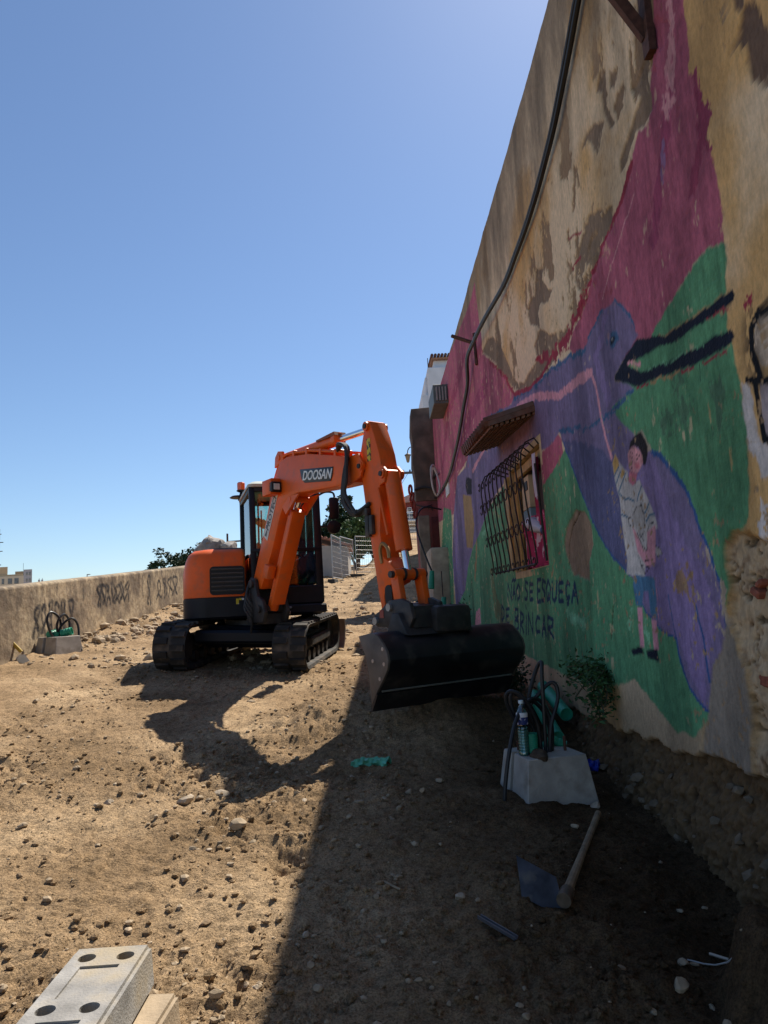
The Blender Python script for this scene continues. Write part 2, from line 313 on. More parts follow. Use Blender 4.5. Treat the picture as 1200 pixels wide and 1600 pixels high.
# mural paint layers in wall coordinates (metres along the wall, height): kind, colour, outline, stroke width, edge jitter, wear
MURAL = [
  ('P','bare',[(3.427,3.066),(3.247,2.879),(3.357,2.833),(3.521,2.917),(3.565,2.86),(3.542,2.632),(3.656,2.625),(3.821,2.686),(3.943,2.597),(4.079,2.599),(4.073,2.685),(3.837,2.746),(3.692,2.819),(3.812,2.951),(3.567,2.956)],0,1,0.2) ,
  ('P','bare',[(4.225,3.402),(4.154,3.372),(4.187,3.125),(4.089,2.944),(4.159,2.956),(4.232,3.105),(4.261,3.279),(4.362,3.358)],0,1,0.2) ,
  ('P','bare',[(4.08,3.297),(3.989,3.228),(4.033,3.139),(4.111,3.188)],0,1,0.2) ,
  ('P','bare',[(4.45,3.211),(4.258,3.083),(4.435,2.973),(4.589,3.196),(4.757,3.194),(4.62,3.247)],0,1,0.3) ,
  ('P','bare',[(4.739,2.705),(4.26,2.477),(4.326,2.382),(4.681,2.297),(4.996,2.185),(5.15,2.348),(5.145,2.533)],0,1.5,0.5) ,
  ('P','bare',[(6.276,3.068),(6.037,2.948),(6.104,2.879),(5.924,2.693),(5.785,2.647),(5.953,2.607),(6.25,2.71),(6.356,2.662),(6.324,2.502),(6.675,2.689),(6.759,2.802),(6.69,2.917),(6.414,2.879)],0,1,0.2) ,
  ('P','bare',[(8.671,3.346),(8.289,3.114),(7.827,2.681),(7.569,2.369),(7.645,2.332),(8.054,2.63),(8.723,3.039),(9.631,3.505),(9.052,3.481)],0,1,0.4) ,
  ('P','bare',[(7.56,2.391),(7.15,2.257),(6.495,2.274),(6.618,2.448),(6.324,2.502),(5.98,2.303),(5.461,2.15),(5.425,2.064),(6.146,2.048),(6.748,2.093),(7.599,2.293)],0,1.5,0.4) ,
  ('P','brown',[(2.771,2.456),(2.733,2.366),(2.695,2.315),(2.63,2.39),(2.566,2.338),(2.527,2.251),(2.493,2.153),(2.301,1.881),(2.318,1.804),(2.535,1.971),(2.623,2.025),(2.655,2.147),(2.668,2.228),(2.768,2.36)],0,1.5,0.2) ,
  ('P','brown',[(2.678,2.526),(2.575,2.426),(2.646,2.387),(2.682,2.439)],0,1,0.2) ,
  ('P','brown',[(2.593,2.026),(2.546,1.98),(2.571,1.966),(2.596,2.012)],0,1,0.2) ,
  ('P','brown',[(2.772,1.848),(2.731,1.82),(2.728,1.765),(2.767,1.801)],0,1,0.2) ,
  ('P','brown',[(2.758,1.944),(2.732,1.917),(2.737,1.876),(2.758,1.909)],0,1,0.2) ,
  ('P','pink',[(3.37,3.281),(3.512,2.851),(3.609,2.59),(3.767,2.658),(3.93,2.526),(4.126,2.435),(4.362,2.39),(4.731,2.279),(4.994,2.139),(5.144,2.089),(5.332,2.062),(5.487,1.99),(5.348,1.895),(4.908,1.795),(4.608,1.59),(3.932,1.345),(3.62,1.529),(3.191,1.61),(2.995,1.552),(2.98,1.664),(2.999,1.919),(3.037,2.051),(3.051,2.179),(3.051,2.397),(3.12,2.484),(3.087,2.703),(3.091,3.004)],0,1.0,0.25) ,
  ('L','rose',[(3.359,2.537),(3.537,2.244),(3.718,1.968)],0.1,2,0.4) ,
  ('L','magenta',[(3.063,2.376),(3.047,2.116),(3.234,1.943)],0.1,3,0.5) ,
  ('L','palepink',[(3.224,2.967),(3.268,2.702),(3.369,2.5)],0.1,3,0.6) ,
  ('L','lilac',[(3.481,2.361),(3.511,2.194)],0.05,2,0.4) ,
  ('P','pink',[(9.723,4.599),(9.704,4.367),(9.591,3.933),(9.526,3.68),(9.568,3.463),(9.147,3.235),(8.612,2.915),(8.058,2.621),(7.666,2.312),(7.6,2.196),(9.459,2.436),(10.857,2.5),(11.617,2.407),(13.133,2.412),(13.952,1.78),(23.848,2.489),(21.679,6.517),(13.535,4.825),(10.251,4.546)],0,1.0,0.35) ,
  ('L','magenta',[(11.342,4.03),(14.18,3.828),(16.22,3.013)],0.25,3,0.6) ,
  ('L','rose',[(9.389,2.958),(11.074,2.972),(13.095,2.662)],0.25,3,0.5) ,
  ('P','green',[(2.995,1.552),(3.045,1.219),(3.06,1.18),(3.022,1.069),(3.019,0.985),(3.001,0.891),(2.998,0.789),(2.997,0.674),(3.035,0.441),(3.066,0.307),(3.114,0.264),(3.232,0.254),(3.322,0.209),(3.326,0.139),(3.324,0.019),(3.383,-0.151),(3.452,-0.31),(3.555,-0.357),(3.64,-0.537),(3.67,-0.603),(3.651,-0.613),(3.74,-0.687),(3.853,-0.757),(4.125,-0.769),(4.265,-0.716),(4.688,-0.545),(5.416,-0.677),(6.373,-0.682),(7.632,-0.635),(10.465,-0.537),(12.445,-0.469),(14.66,-0.214),(14.436,0.172),(12.646,0.639),(11.903,0.908),(10.999,1.053),(9.976,1.313),(8.12,1.468),(6.651,1.082),(6.299,1.161),(5.894,1.237),(4.558,1.307),(4.04,1.504),(3.901,1.461),(3.62,1.529),(3.191,1.61)],0,0.8,0.3) ,
  ('L','dkgreen',[(3.602,1.086),(3.525,0.925),(3.813,0.916)],0.14,3,0.75) ,
  ('L','dkgreen',[(3.212,0.928),(3.221,0.761)],0.12,3,0.8) ,
  ('L','olive',[(10.116,0.367),(9.929,-0.085),(8.855,-0.358)],0.28,3,0.6) ,
  ('L','ltgreen',[(9.979,1.113),(10.701,1.009)],0.07,3,0.3) ,
  ('L','ltgreen',[(9.887,0.77),(9.724,0.603)],0.07,3,0.5) ,
  ('L','ltgreen',[(6.175,-0.138),(5.701,-0.211)],0.09,3,0.6) ,
  ('L','ltgreen',[(4.637,-0.09),(4.714,-0.207)],0.05,3,0.5) ,
  ('L','ltgreen',[(4.367,-0.162),(4.406,-0.308)],0.04,3,0.5) ,
  ('P','green',[(16.272,2.224),(14.712,1.949),(15.044,0.993),(15.269,-0.22),(17.329,-0.315),(17.402,1.319)],0,1,0.4) ,
  ('P','pink',[(6.63,1.391),(6.018,1.406),(5.912,1.343),(5.916,1.223),(6.255,1.151),(6.699,1.072),(6.776,1.106)],0,0.8,0.3) ,
  ('P','purple',[(4.409,1.915),(4.265,1.816),(4.143,1.679),(4.136,1.623),(4.063,1.537),(4.202,1.505),(4.36,1.479),(4.506,1.444),(4.529,1.408),(4.364,1.337),(4.195,1.249),(4.387,1.255),(4.637,1.26),(4.465,1.107),(4.317,1.007),(4.068,0.836),(3.966,0.783),(3.871,0.729),(3.724,0.604),(3.633,0.493),(3.547,0.332),(3.476,0.222),(3.439,0.125),(3.401,0.037),(3.377,-0.076),(3.37,-0.177),(3.418,-0.275),(3.452,-0.31),(3.555,-0.357),(3.59,-0.444),(3.64,-0.537),(3.67,-0.603),(3.768,-0.565),(3.854,-0.513),(3.92,-0.426),(3.963,-0.336),(3.967,-0.253),(4.111,-0.23),(4.22,-0.182),(4.354,-0.119),(4.422,-0.061),(4.44,0.034),(4.565,0.111),(4.759,0.197),(5.013,0.343),(5.23,0.519),(5.504,0.825),(5.905,1.334),(5.963,1.416),(6.175,1.387),(6.418,1.384),(6.615,1.41),(7.501,1.631),(8.12,1.468),(9.11,1.436),(9.976,1.313),(10.999,1.053),(11.903,0.908),(12.646,0.639),(13.233,0.245),(14.941,-0.085),(15.085,0.928),(14.284,1.824),(13.355,2.404),(12.091,2.338),(11.581,2.475),(10.806,2.6),(9.422,2.516),(7.856,2.22),(7.687,2.259),(6.655,2.061),(6.14,2.044),(5.797,1.981),(5.464,1.943),(5.351,1.886),(5.089,1.83),(4.961,1.879),(4.824,1.92),(4.669,1.949)],0,0.6,0.2) ,
  ('P','indigo',[(5.905,1.334),(5.505,1.227),(4.909,1.039),(4.701,0.899),(4.631,0.651),(4.585,0.336),(4.565,0.111),(4.759,0.197),(5.013,0.343),(5.23,0.519),(5.504,0.825)],0,2,0.25) ,
  ('P','violet',[(4.365,0.915),(4.07,0.829),(3.85,0.438),(3.553,0.074),(3.464,-0.115),(3.635,-0.404),(3.711,-0.571),(3.952,-0.294),(4.355,-0.046),(4.473,0.318),(4.543,0.7)],0,2,0.2) ,
  ('L','violet',[(4.586,1.899),(4.865,1.684),(4.68,1.344)],0.1,2,0.5) ,
  ('L','violet',[(13.622,1.761),(14.673,0.57)],0.3,2,0.5) ,
  ('L','teal',[(5.963,1.416),(5.152,1.251),(4.716,1.219),(4.22,1.237)],0.035,2,0.4) ,
  ('L','teal',[(7.692,2.246),(6.659,2.049),(6.124,2.02),(5.472,1.919),(5.061,1.814)],0.035,2,0.3) ,
  ('L','teal',[(4.656,1.943),(4.824,1.92),(4.993,1.877)],0.02,1,0.2) ,
  ('L','teal',[(4.41,1.911),(4.268,1.805),(4.144,1.675),(4.102,1.589)],0.02,1,0.2) ,
  ('L','teal',[(10.745,2.575),(9.594,2.518),(8.409,2.301)],0.06,2,0.4) ,
  ('L','blue',[(4.068,0.836),(3.871,0.729),(3.724,0.604),(3.633,0.493),(3.547,0.332),(3.476,0.222),(3.439,0.125),(3.401,0.037),(3.383,-0.075),(3.383,-0.177)],0.03,1,0.25) ,
  ('L','blue',[(3.967,-0.253),(3.963,-0.336),(3.92,-0.426),(3.854,-0.513),(3.768,-0.565),(3.675,-0.598)],0.02,0.6,0.15) ,
  ('L','blue',[(4.422,-0.061),(4.354,-0.119),(4.22,-0.182),(4.111,-0.23),(3.967,-0.253)],0.015,0.6,0.15) ,
  ('L','blue',[(4.012,-0.008),(3.998,-0.115),(3.969,-0.253)],0.011,0.5,0.1) ,
  ('L','blue',[(3.686,-0.076),(3.63,-0.239),(3.617,-0.451)],0.021,0.5,0.1) ,
  ('L','blue',[(5.869,1.314),(5.504,0.825),(5.23,0.519),(5.013,0.343),(4.586,0.12)],0.02,0.6,0.2) ,
  ('P','ochrestain',[(3.92,0.062),(3.82,0.149),(3.739,0.169),(3.673,0.146),(3.716,0.086),(3.66,-0.027),(3.667,-0.058),(3.788,-0.025),(3.929,-0.036),(3.967,0.004)],0,4,0.75) ,
  ('L','ochre',[(3.694,0.116),(3.784,0.051),(3.792,0.019)],0.02,2,0.3) ,
  ('L','ochre',[(3.896,0.061),(3.9,0.016)],0.02,2,0.3) ,
  ('L','ochre',[(3.787,-0.019),(3.669,-0.064)],0.012,2,0.3) ,
  ('L','ochre',[(4.625,0.434),(4.552,0.294),(4.484,0.151)],0.035,1,0.15) ,
  ('L','cream',[(3.794,-0.283),(3.787,-0.37)],0.01,2,0.5) ,
  ('L','cream',[(3.721,-0.163),(3.696,-0.119)],0.012,2,0.4) ,
  ('L','cream',[(3.476,0.165),(3.423,0.053),(3.392,-0.085),(3.398,-0.19)],0.07,3,0.95) ,
  ('L','cream',[(3.612,-0.02),(3.442,-0.161)],0.05,3,0.98) ,
  ('P','teal',[(4.591,1.765),(4.41,1.714),(4.371,1.633),(4.53,1.629),(4.643,1.705)],0,1,0.5) ,
  ('P','navy',[(4.547,1.708),(4.471,1.699),(4.439,1.668),(4.475,1.652),(4.545,1.657)],0,0.2,0) ,
  ('P','white',[(4.524,1.697),(4.496,1.691),(4.493,1.679),(4.524,1.686)],0,0.1,0) ,
  ('P','ochre',[(3.87,1.442),(3.528,1.377),(3.241,1.351),(3.033,1.324),(3.03,1.304),(3.422,1.338),(3.693,1.381)],0,1,0.35) ,
  ('P','navy',[(4.202,1.505),(4.088,1.522),(3.901,1.461),(3.691,1.389),(3.533,1.357),(3.384,1.34),(3.246,1.331),(3.088,1.318),(2.977,1.307),(2.965,1.286),(3.012,1.259),(3.129,1.274),(3.256,1.29),(3.429,1.308),(3.622,1.326),(3.831,1.369),(4.0,1.386),(4.28,1.43),(4.233,1.393),(4.042,1.307),(3.812,1.265),(3.566,1.227),(3.349,1.193),(3.234,1.188),(3.122,1.175),(3.012,1.134),(3.002,1.106),(3.039,1.094),(3.171,1.101),(3.333,1.115),(3.546,1.147),(3.744,1.183),(3.994,1.224),(4.163,1.247),(4.364,1.337),(4.529,1.408),(4.506,1.444),(4.36,1.479)],0,0.5,0.05) ,
  ('L','navy',[(3.953,1.45),(3.697,1.365),(3.424,1.33),(3.153,1.305),(2.997,1.289)],0.055,0.6,0) ,
  ('L','navy',[(4.355,1.371),(4.051,1.275),(3.736,1.215),(3.392,1.162),(3.193,1.14),(3.044,1.125)],0.062,0.6,0) ,
  ('L','red',[(4.166,1.238),(3.992,1.212)],0.012,0.5,0.3) ,
  ('L','red',[(3.223,1.287),(3.028,1.25)],0.008,1,0.3) ,
  ('L','red',[(3.319,1.099),(3.091,1.079)],0.012,1,0.4) ,
  ('L','ochre',[(3.969,1.205),(3.748,1.169),(3.569,1.136)],0.02,1.5,0.3) ,
  ('L','red',[(3.541,1.13),(3.404,1.113)],0.02,1,0.3) ,
  ('L','navy',[(3.353,1.103),(3.36,1.02)],0.005,0.1,0) ,
  ('L','palepink',[(4.28,1.43),(4.077,1.368)],0.02,1,0.3) ,
  ('L','ltgreen',[(4.019,1.299),(3.646,1.233),(3.248,1.185)],0.005,1,0.3) ,
  ('L','red',[(3.904,2.542),(4.116,2.429),(4.377,2.384),(4.714,2.285),(4.936,2.222)],0.05,1,0.1) ,
  ('L','red',[(4.936,2.222),(5.161,2.147),(5.516,2.082),(6.0,2.107)],0.1,3,0.5) ,
  ('L','red',[(5.995,2.122),(6.483,2.081),(6.899,2.112),(7.643,2.275)],0.05,1,0.15) ,
  ('L','red',[(7.671,2.299),(8.063,2.607),(8.609,2.923),(9.066,3.17)],0.05,1.5,0.2) ,
  ('P','red',[(6.594,2.321),(6.13,2.212),(6.122,2.119),(6.351,2.181),(6.512,2.227)],0,2,0.4) ,
  ('L','palepink',[(4.633,2.021),(3.913,2.354)],0.012,0.5,0.4) ,
  ('L','red',[(5.261,2.806),(4.91,2.674)],0.02,1,0.3) ,
  ('L','red',[(5.217,2.537),(5.005,2.533)],0.02,1,0.4) ,
  ('L','limb',[(11.288,2.104),(10.257,2.164),(9.003,2.255),(7.977,2.118),(7.601,2.102),(6.796,1.988),(5.881,1.727),(5.364,1.671),(5.007,1.623)],0.075,1.2,0.15) ,
  ('L','limb',[(5.007,1.623),(4.917,1.511),(4.885,1.369)],0.035,0.6,0.1) ,
  ('L','limb',[(4.885,1.369),(4.872,1.262),(4.808,1.094),(4.72,0.925)],0.034,0.4,0.05) ,
  ('L','ltgreen',[(4.86,1.305),(4.825,1.18)],0.003,0.2,0.5) ,
  ('P','dark',[(12.011,2.154),(11.415,2.011),(11.536,1.776),(12.085,1.854),(12.26,2.029)],0,0.6,0.1) ,
  ('P','ochre',[(12.682,1.949),(11.626,1.759),(11.485,1.261),(11.903,0.908),(12.638,0.993),(12.725,1.522)],0,0.6,0.1) ,
  ('L','magenta',[(12.119,2.287),(12.426,2.58),(11.846,2.623),(11.695,2.259)],0.03,0.6,0.2) ,
  ('L','ochre',[(11.346,0.934),(11.821,0.443)],0.14,3,0.4) ,
  ('L','brownline',[(12.163,0.404),(12.789,0.029),(13.25,-0.494)],0.02,1,0) ,
  ('P','palepink',[(11.957,-0.138),(11.482,-0.085),(11.463,-0.338),(12.252,-0.409)],0,0.8,0.2) ,
  ('P','cream',[(4.227,0.974),(4.162,0.982),(4.059,0.869),(4.046,0.829),(4.104,0.833)],0,0.6,0.3) ,
  ('P','skin',[(4.368,0.916),(4.296,0.912),(4.196,0.854),(4.177,0.789),(4.277,0.743),(4.354,0.748),(4.407,0.778),(4.424,0.84),(4.417,0.888)],0,0.25,0) ,
  ('P','hair',[(4.384,0.91),(4.352,0.952),(4.266,0.972),(4.176,0.976),(4.123,0.921),(4.094,0.863),(4.112,0.812),(4.157,0.764),(4.191,0.773),(4.193,0.844),(4.238,0.887),(4.296,0.912)],0,0.4,0.05) ,
  ('P','blush',[(4.324,0.81),(4.248,0.803),(4.246,0.765),(4.308,0.773)],0,0.2,0.2) ,
  ('L','dark',[(4.374,0.896),(4.333,0.872)],0.006,0.1,0.1) ,
  ('L','dark',[(4.279,0.853),(4.221,0.833)],0.006,0.1,0.1) ,
  ('L','dark',[(4.39,0.862),(4.347,0.848)],0.006,0.1,0.1) ,
  ('L','dark',[(4.286,0.83),(4.256,0.822)],0.006,0.1,0.1) ,
  ('L','dark',[(4.345,0.829),(4.364,0.808)],0.006,0.1,0.1) ,
  ('L','dark',[(4.396,0.793),(4.345,0.78)],0.006,0.1,0.1) ,
  ('L','dark',[(4.407,0.775),(4.342,0.743),(4.278,0.741)],0.006,0.1,0.1) ,
  ('L','dark',[(4.305,0.902),(4.308,0.883)],0.006,0.1,0.1) ,
  ('P','neck',[(4.416,0.77),(4.292,0.736),(4.332,0.686),(4.387,0.677),(4.444,0.716)],0,0.2,0) ,
  ('P','white',[(4.649,0.944),(4.6,0.877),(4.49,0.804),(4.442,0.775),(4.456,0.723),(4.388,0.674),(4.306,0.686),(4.272,0.69),(4.234,0.645),(4.182,0.586),(4.121,0.504),(4.075,0.417),(4.063,0.375),(4.219,0.361),(4.214,0.333),(4.286,0.201),(4.341,0.089),(4.648,0.136),(4.596,0.222),(4.624,0.323),(4.64,0.527),(4.633,0.632),(4.685,0.738),(4.715,0.88)],0,0.25,0.03) ,
  ('P','gold',[(4.712,0.89),(4.651,0.939),(4.598,0.887),(4.593,0.85),(4.68,0.81),(4.702,0.814)],0,0.2,0.05) ,
  ('P','gold',[(4.543,0.819),(4.492,0.794),(4.562,0.752),(4.586,0.772)],0,0.2,0.05) ,
  ('L','stripe',[(4.595,0.845),(4.699,0.798)],0.014,0.1,0) ,
  ('L','stripe',[(4.576,0.806),(4.677,0.742)],0.014,0.1,0) ,
  ('L','stripe',[(4.48,0.779),(4.641,0.68)],0.014,0.1,0) ,
  ('L','stripe',[(4.251,0.653),(4.335,0.577)],0.014,0.1,0) ,
  ('L','stripe',[(4.63,0.667),(4.542,0.616),(4.461,0.606),(4.387,0.58)],0.014,0.1,0) ,
  ('L','stripe',[(4.155,0.533),(4.234,0.485)],0.014,0.1,0) ,
  ('L','stripe',[(4.088,0.456),(4.168,0.46),(4.23,0.431)],0.014,0.1,0) ,
  ('L','stripe',[(4.626,0.525),(4.532,0.5)],0.014,0.1,0) ,
  ('P','limb',[(4.225,0.368),(4.096,0.396),(4.146,0.176),(4.244,0.153),(4.297,0.171),(4.411,0.267),(4.462,0.424),(4.409,0.388),(4.31,0.267),(4.254,0.258)],0,0.2,0.03) ,
  ('P','babygrey',[(4.417,0.521),(4.344,0.545),(4.283,0.536),(4.243,0.474),(4.255,0.406),(4.326,0.377),(4.42,0.411),(4.446,0.462)],0,0.3,0.05) ,
  ('L','dark',[(4.446,0.414),(4.436,0.5),(4.344,0.545),(4.269,0.539)],0.006,0.15,0.05) ,
  ('L','dark',[(4.284,0.555),(4.251,0.489)],0.006,0.15,0.05) ,
  ('L','dark',[(4.261,0.407),(4.241,0.46),(4.277,0.512)],0.006,0.15,0.05) ,
  ('L','dark',[(4.441,0.481),(4.514,0.49),(4.519,0.447),(4.462,0.43)],0.006,0.15,0.05) ,
  ('L','dark',[(4.39,0.379),(4.333,0.349),(4.264,0.375)],0.006,0.15,0.05) ,
  ('L','dark',[(4.229,0.367),(4.182,0.407),(4.122,0.413)],0.006,0.15,0.05) ,
  ('L','dark',[(4.383,0.37),(4.324,0.29),(4.254,0.258),(4.24,0.311)],0.007,0.2,0.05) ,
  ('L','dark',[(4.349,0.381),(4.295,0.324)],0.007,0.2,0.05) ,
  ('L','dark',[(4.127,0.28),(4.054,0.253),(4.035,0.227),(4.101,0.211),(4.133,0.224)],0.007,0.2,0.05) ,
  ('L','dark',[(4.407,0.244),(4.375,0.175),(4.28,0.162),(4.165,0.17)],0.007,0.2,0.05) ,
  ('L','dark',[(4.375,0.175),(4.33,0.121),(4.244,0.153)],0.007,0.2,0.05) ,
  ('L','dark',[(4.308,0.2),(4.231,0.203)],0.007,0.2,0.05) ,
  ('P','babygrey',[(4.12,0.272),(4.055,0.249),(4.044,0.228),(4.1,0.215),(4.131,0.231)],0,0.2,0.05) ,
  ('P','shorts',[(4.491,0.125),(4.186,0.093),(4.188,-0.019),(4.205,-0.152),(4.299,-0.125),(4.301,0.011),(4.376,0.02),(4.432,-0.075),(4.523,-0.067),(4.551,0.063)],0,0.2,0.03) ,
  ('P','limb',[(4.51,-0.082),(4.428,-0.082),(4.459,-0.322),(4.531,-0.325)],0,0.3,0.05) ,
  ('P','limb',[(4.297,-0.153),(4.216,-0.159),(4.234,-0.331),(4.308,-0.335)],0,0.3,0.05) ,
  ('L','stripe',[(4.547,0.078),(4.523,-0.067),(4.432,-0.075)],0.006,0.1,0.1) ,
  ('P','navy',[(4.71,-0.354),(4.51,-0.324),(4.48,-0.363),(4.676,-0.391)],0,0.3,0.02) ,
  ('P','navy',[(4.436,-0.346),(4.26,-0.325),(4.241,-0.404),(4.418,-0.388)],0,0.3,0.02) ,
  ('L','palepink',[(4.168,0.093),(4.185,-0.145)],0.005,0.2,0.3) ,
  ('P','peel',[(5.694,0.696),(5.47,0.66),(5.324,0.545),(5.316,0.397),(5.446,0.259),(5.473,0.111),(5.663,0.162),(5.898,0.183),(6.031,0.307),(6.118,0.457),(6.003,0.601)],0,0.8,0.05) ,
  ('L','brownline',[(5.601,0.672),(5.831,0.593),(5.987,0.445),(6.021,0.271)],0.012,0.6,0) ,
  ('L','brownline',[(4.975,-0.073),(5.05,-0.199),(5.094,-0.309)],0.02,1,0.1) ,
  ('L','txt',[(8.971,0.018),(8.89,0.215),(8.721,0.015),(8.644,0.207)],0.042,0.25,0.0) ,
  ('L','txt',[(8.646,0.023),(8.497,0.199),(8.49,0.021)],0.042,0.25,0.0) ,
  ('L','txt',[(8.586,0.094),(8.493,0.092)],0.042,0.25,0.0) ,
  ('L','txt',[(8.604,0.239),(8.507,0.26),(8.474,0.234),(8.38,0.255)],0.042,0.25,0.0) ,
  ('L','txt',[(8.259,0.191),(8.391,0.122),(8.371,0.011),(8.234,0.046),(8.18,0.134),(8.259,0.191)],0.042,0.25,0.0) ,
  ('L','txt',[(7.723,0.179),(7.842,0.203),(7.904,0.135),(7.777,0.083),(7.839,0.015),(7.968,0.017)],0.042,0.25,0.0) ,
  ('L','txt',[(7.471,0.167),(7.627,0.169),(7.689,0.004),(7.529,0.007)],0.042,0.25,0.0) ,
  ('L','txt',[(7.657,0.088),(7.53,0.089)],0.042,0.25,0.0) ,
  ('L','txt',[(7.096,0.196),(7.245,0.198),(7.323,-0.022),(7.172,-0.016)],0.042,0.25,0.0) ,
  ('L','txt',[(7.283,0.091),(7.163,0.092)],0.042,0.25,0.0) ,
  ('L','txt',[(6.913,0.162),(7.007,0.186),(7.061,0.116),(6.962,0.063),(7.016,-0.007),(7.12,-0.006)],0.042,0.25,0.0) ,
  ('L','txt',[(6.784,0.177),(6.896,0.096),(6.882,-0.011),(6.772,0.019),(6.724,0.112),(6.784,0.177)],0.042,0.25,0.0) ,
  ('L','txt',[(6.827,0.052),(6.774,-0.033)],0.042,0.25,0.0) ,
  ('L','txt',[(6.638,0.159),(6.672,0.006),(6.608,-0.021),(6.524,0.013),(6.46,0.152)],0.042,0.25,0.0) ,
  ('L','txt',[(6.246,0.138),(6.389,0.14),(6.444,-0.023),(6.298,-0.019)],0.042,0.25,0.0) ,
  ('L','txt',[(6.416,0.06),(6.3,0.061)],0.042,0.25,0.0) ,
  ('L','txt',[(6.04,0.115),(6.106,0.133),(6.175,0.071),(6.174,-0.001),(6.076,0.005)],0.042,0.25,0.0) ,
  ('L','txt',[(6.126,-0.002),(6.127,-0.042),(6.166,-0.05)],0.042,0.25,0.0) ,
  ('L','txt',[(6.018,-0.033),(5.881,0.12),(5.843,-0.034)],0.042,0.25,0.0) ,
  ('L','txt',[(5.963,0.029),(5.858,0.027)],0.042,0.25,0.0) ,
  ('L','txt',[(9.45,-0.049),(9.539,-0.259),(9.355,-0.204),(9.293,-0.111),(9.45,-0.049)],0.042,0.25,0.0) ,
  ('L','txt',[(8.922,-0.094),(9.145,-0.098),(9.221,-0.28),(8.994,-0.27)],0.042,0.25,0.0) ,
  ('L','txt',[(9.182,-0.187),(9.001,-0.181)],0.042,0.25,0.0) ,
  ('L','txt',[(8.544,-0.093),(8.649,-0.358),(8.432,-0.313),(8.424,-0.236),(8.596,-0.225),(8.398,-0.171),(8.413,-0.099),(8.544,-0.093)],0.042,0.25,0.0) ,
  ('L','txt',[(8.349,-0.365),(8.259,-0.133),(8.102,-0.166),(8.147,-0.234),(8.309,-0.26),(8.157,-0.358)],0.042,0.25,0.0) ,
  ('L','txt',[(7.951,-0.175),(8.024,-0.369)],0.042,0.25,0.0) ,
  ('L','txt',[(7.928,-0.062),(7.927,-0.085)],0.042,0.25,0.0) ,
  ('L','txt',[(7.912,-0.365),(7.83,-0.145),(7.676,-0.357),(7.598,-0.144)],0.042,0.25,0.0) ,
  ('L','txt',[(7.277,-0.191),(7.385,-0.174),(7.49,-0.25),(7.481,-0.334),(7.323,-0.319)],0.042,0.25,0.0) ,
  ('L','txt',[(7.233,-0.362),(7.082,-0.171),(7.065,-0.356)],0.042,0.25,0.0) ,
  ('L','txt',[(7.172,-0.285),(7.072,-0.282)],0.042,0.25,0.0) ,
  ('L','txt',[(6.99,-0.37),(6.92,-0.169),(6.727,-0.196),(6.769,-0.254),(6.958,-0.279),(6.762,-0.361)],0.042,0.25,0.0) ,
  ('P','white',[(2.991,0.895),(2.927,0.853),(2.908,0.652),(2.882,0.604),(2.539,0.523),(2.552,0.465),(2.926,0.463),(2.945,0.549),(3.006,0.598),(3.005,0.748)],0,0.8,0.15) ,
  ('P','cream',[(2.438,0.991),(2.751,1.122),(2.828,1.113),(2.854,1.053),(2.857,0.984),(2.823,0.916),(2.485,0.773)],0,0.5,0.1) ,
  ('P','greylilac',[(2.85,0.849),(2.494,0.733),(2.536,0.54),(2.865,0.62)],0,0.5,0.1) ,
  ('L','spray',[(2.43,1.024),(2.725,1.131),(2.809,1.14),(2.877,1.098),(2.891,0.997),(2.846,0.869)],0.055,0.3,0) ,
  ('L','black',[(2.433,1.013),(2.727,1.122),(2.798,1.132),(2.865,1.093),(2.88,1.0),(2.845,0.875)],0.04,0.3,0) ,
  ('L','black',[(2.945,0.887),(2.848,0.859),(2.492,0.742)],0.03,0.3,0) ,
  ('L','black',[(2.886,0.861),(2.876,0.712),(2.867,0.614),(2.542,0.511)],0.036,0.3,0) ,
  ('L','red',[(2.904,1.21),(2.841,1.225)],0.03,2,0.5) ,
  ('L','white',[(2.99,0.185),(2.929,0.341)],0.05,3,0.5) ,
  ('P','cement',[(3.383,-0.151),(3.452,-0.31),(3.555,-0.357),(3.615,-0.465),(3.67,-0.603),(3.775,-0.772),(3.793,-0.903),(3.292,-0.906),(3.322,-0.822),(3.269,-0.569),(3.262,-0.371),(3.358,-0.203)],0,0.8,0.05) ,
]
RUBBLE = [(3.232,0.254),(3.322,0.209),(3.324,0.094),(3.325,-0.01),(3.37,-0.15),(3.349,-0.218),(3.262,-0.371),(3.269,-0.569),(3.352,-0.976),(2.364,-0.889),(2.166,0.091),(2.668,0.205),(2.894,0.176),(2.987,0.198),(3.081,0.244)]
BASE = [(18.438,-0.166),(16.882,-0.353),(12.588,-0.75),(10.557,-0.873),(9.0,-0.928),(7.365,-0.953),(6.228,-0.937),(5.197,-0.92),(4.478,-0.892),(3.778,-0.843),(3.322,-0.822),(2.977,-0.815)]
CABLE = [(4.201,4.131),(4.366,4.073),(4.593,3.954),(4.854,3.835),(5.181,3.706),(5.479,3.632),(5.829,3.563),(6.266,3.511),(6.784,3.495),(7.496,3.491),(8.585,3.538),(9.556,3.617),(10.216,3.622),(10.77,3.405),(11.455,3.186),(12.224,2.94),(13.16,2.737),(14.055,2.6),(15.438,2.548),(16.852,2.602),(17.9,2.702),(18.74,2.972),(18.585,3.17),(17.541,3.183),(16.519,3.07)]
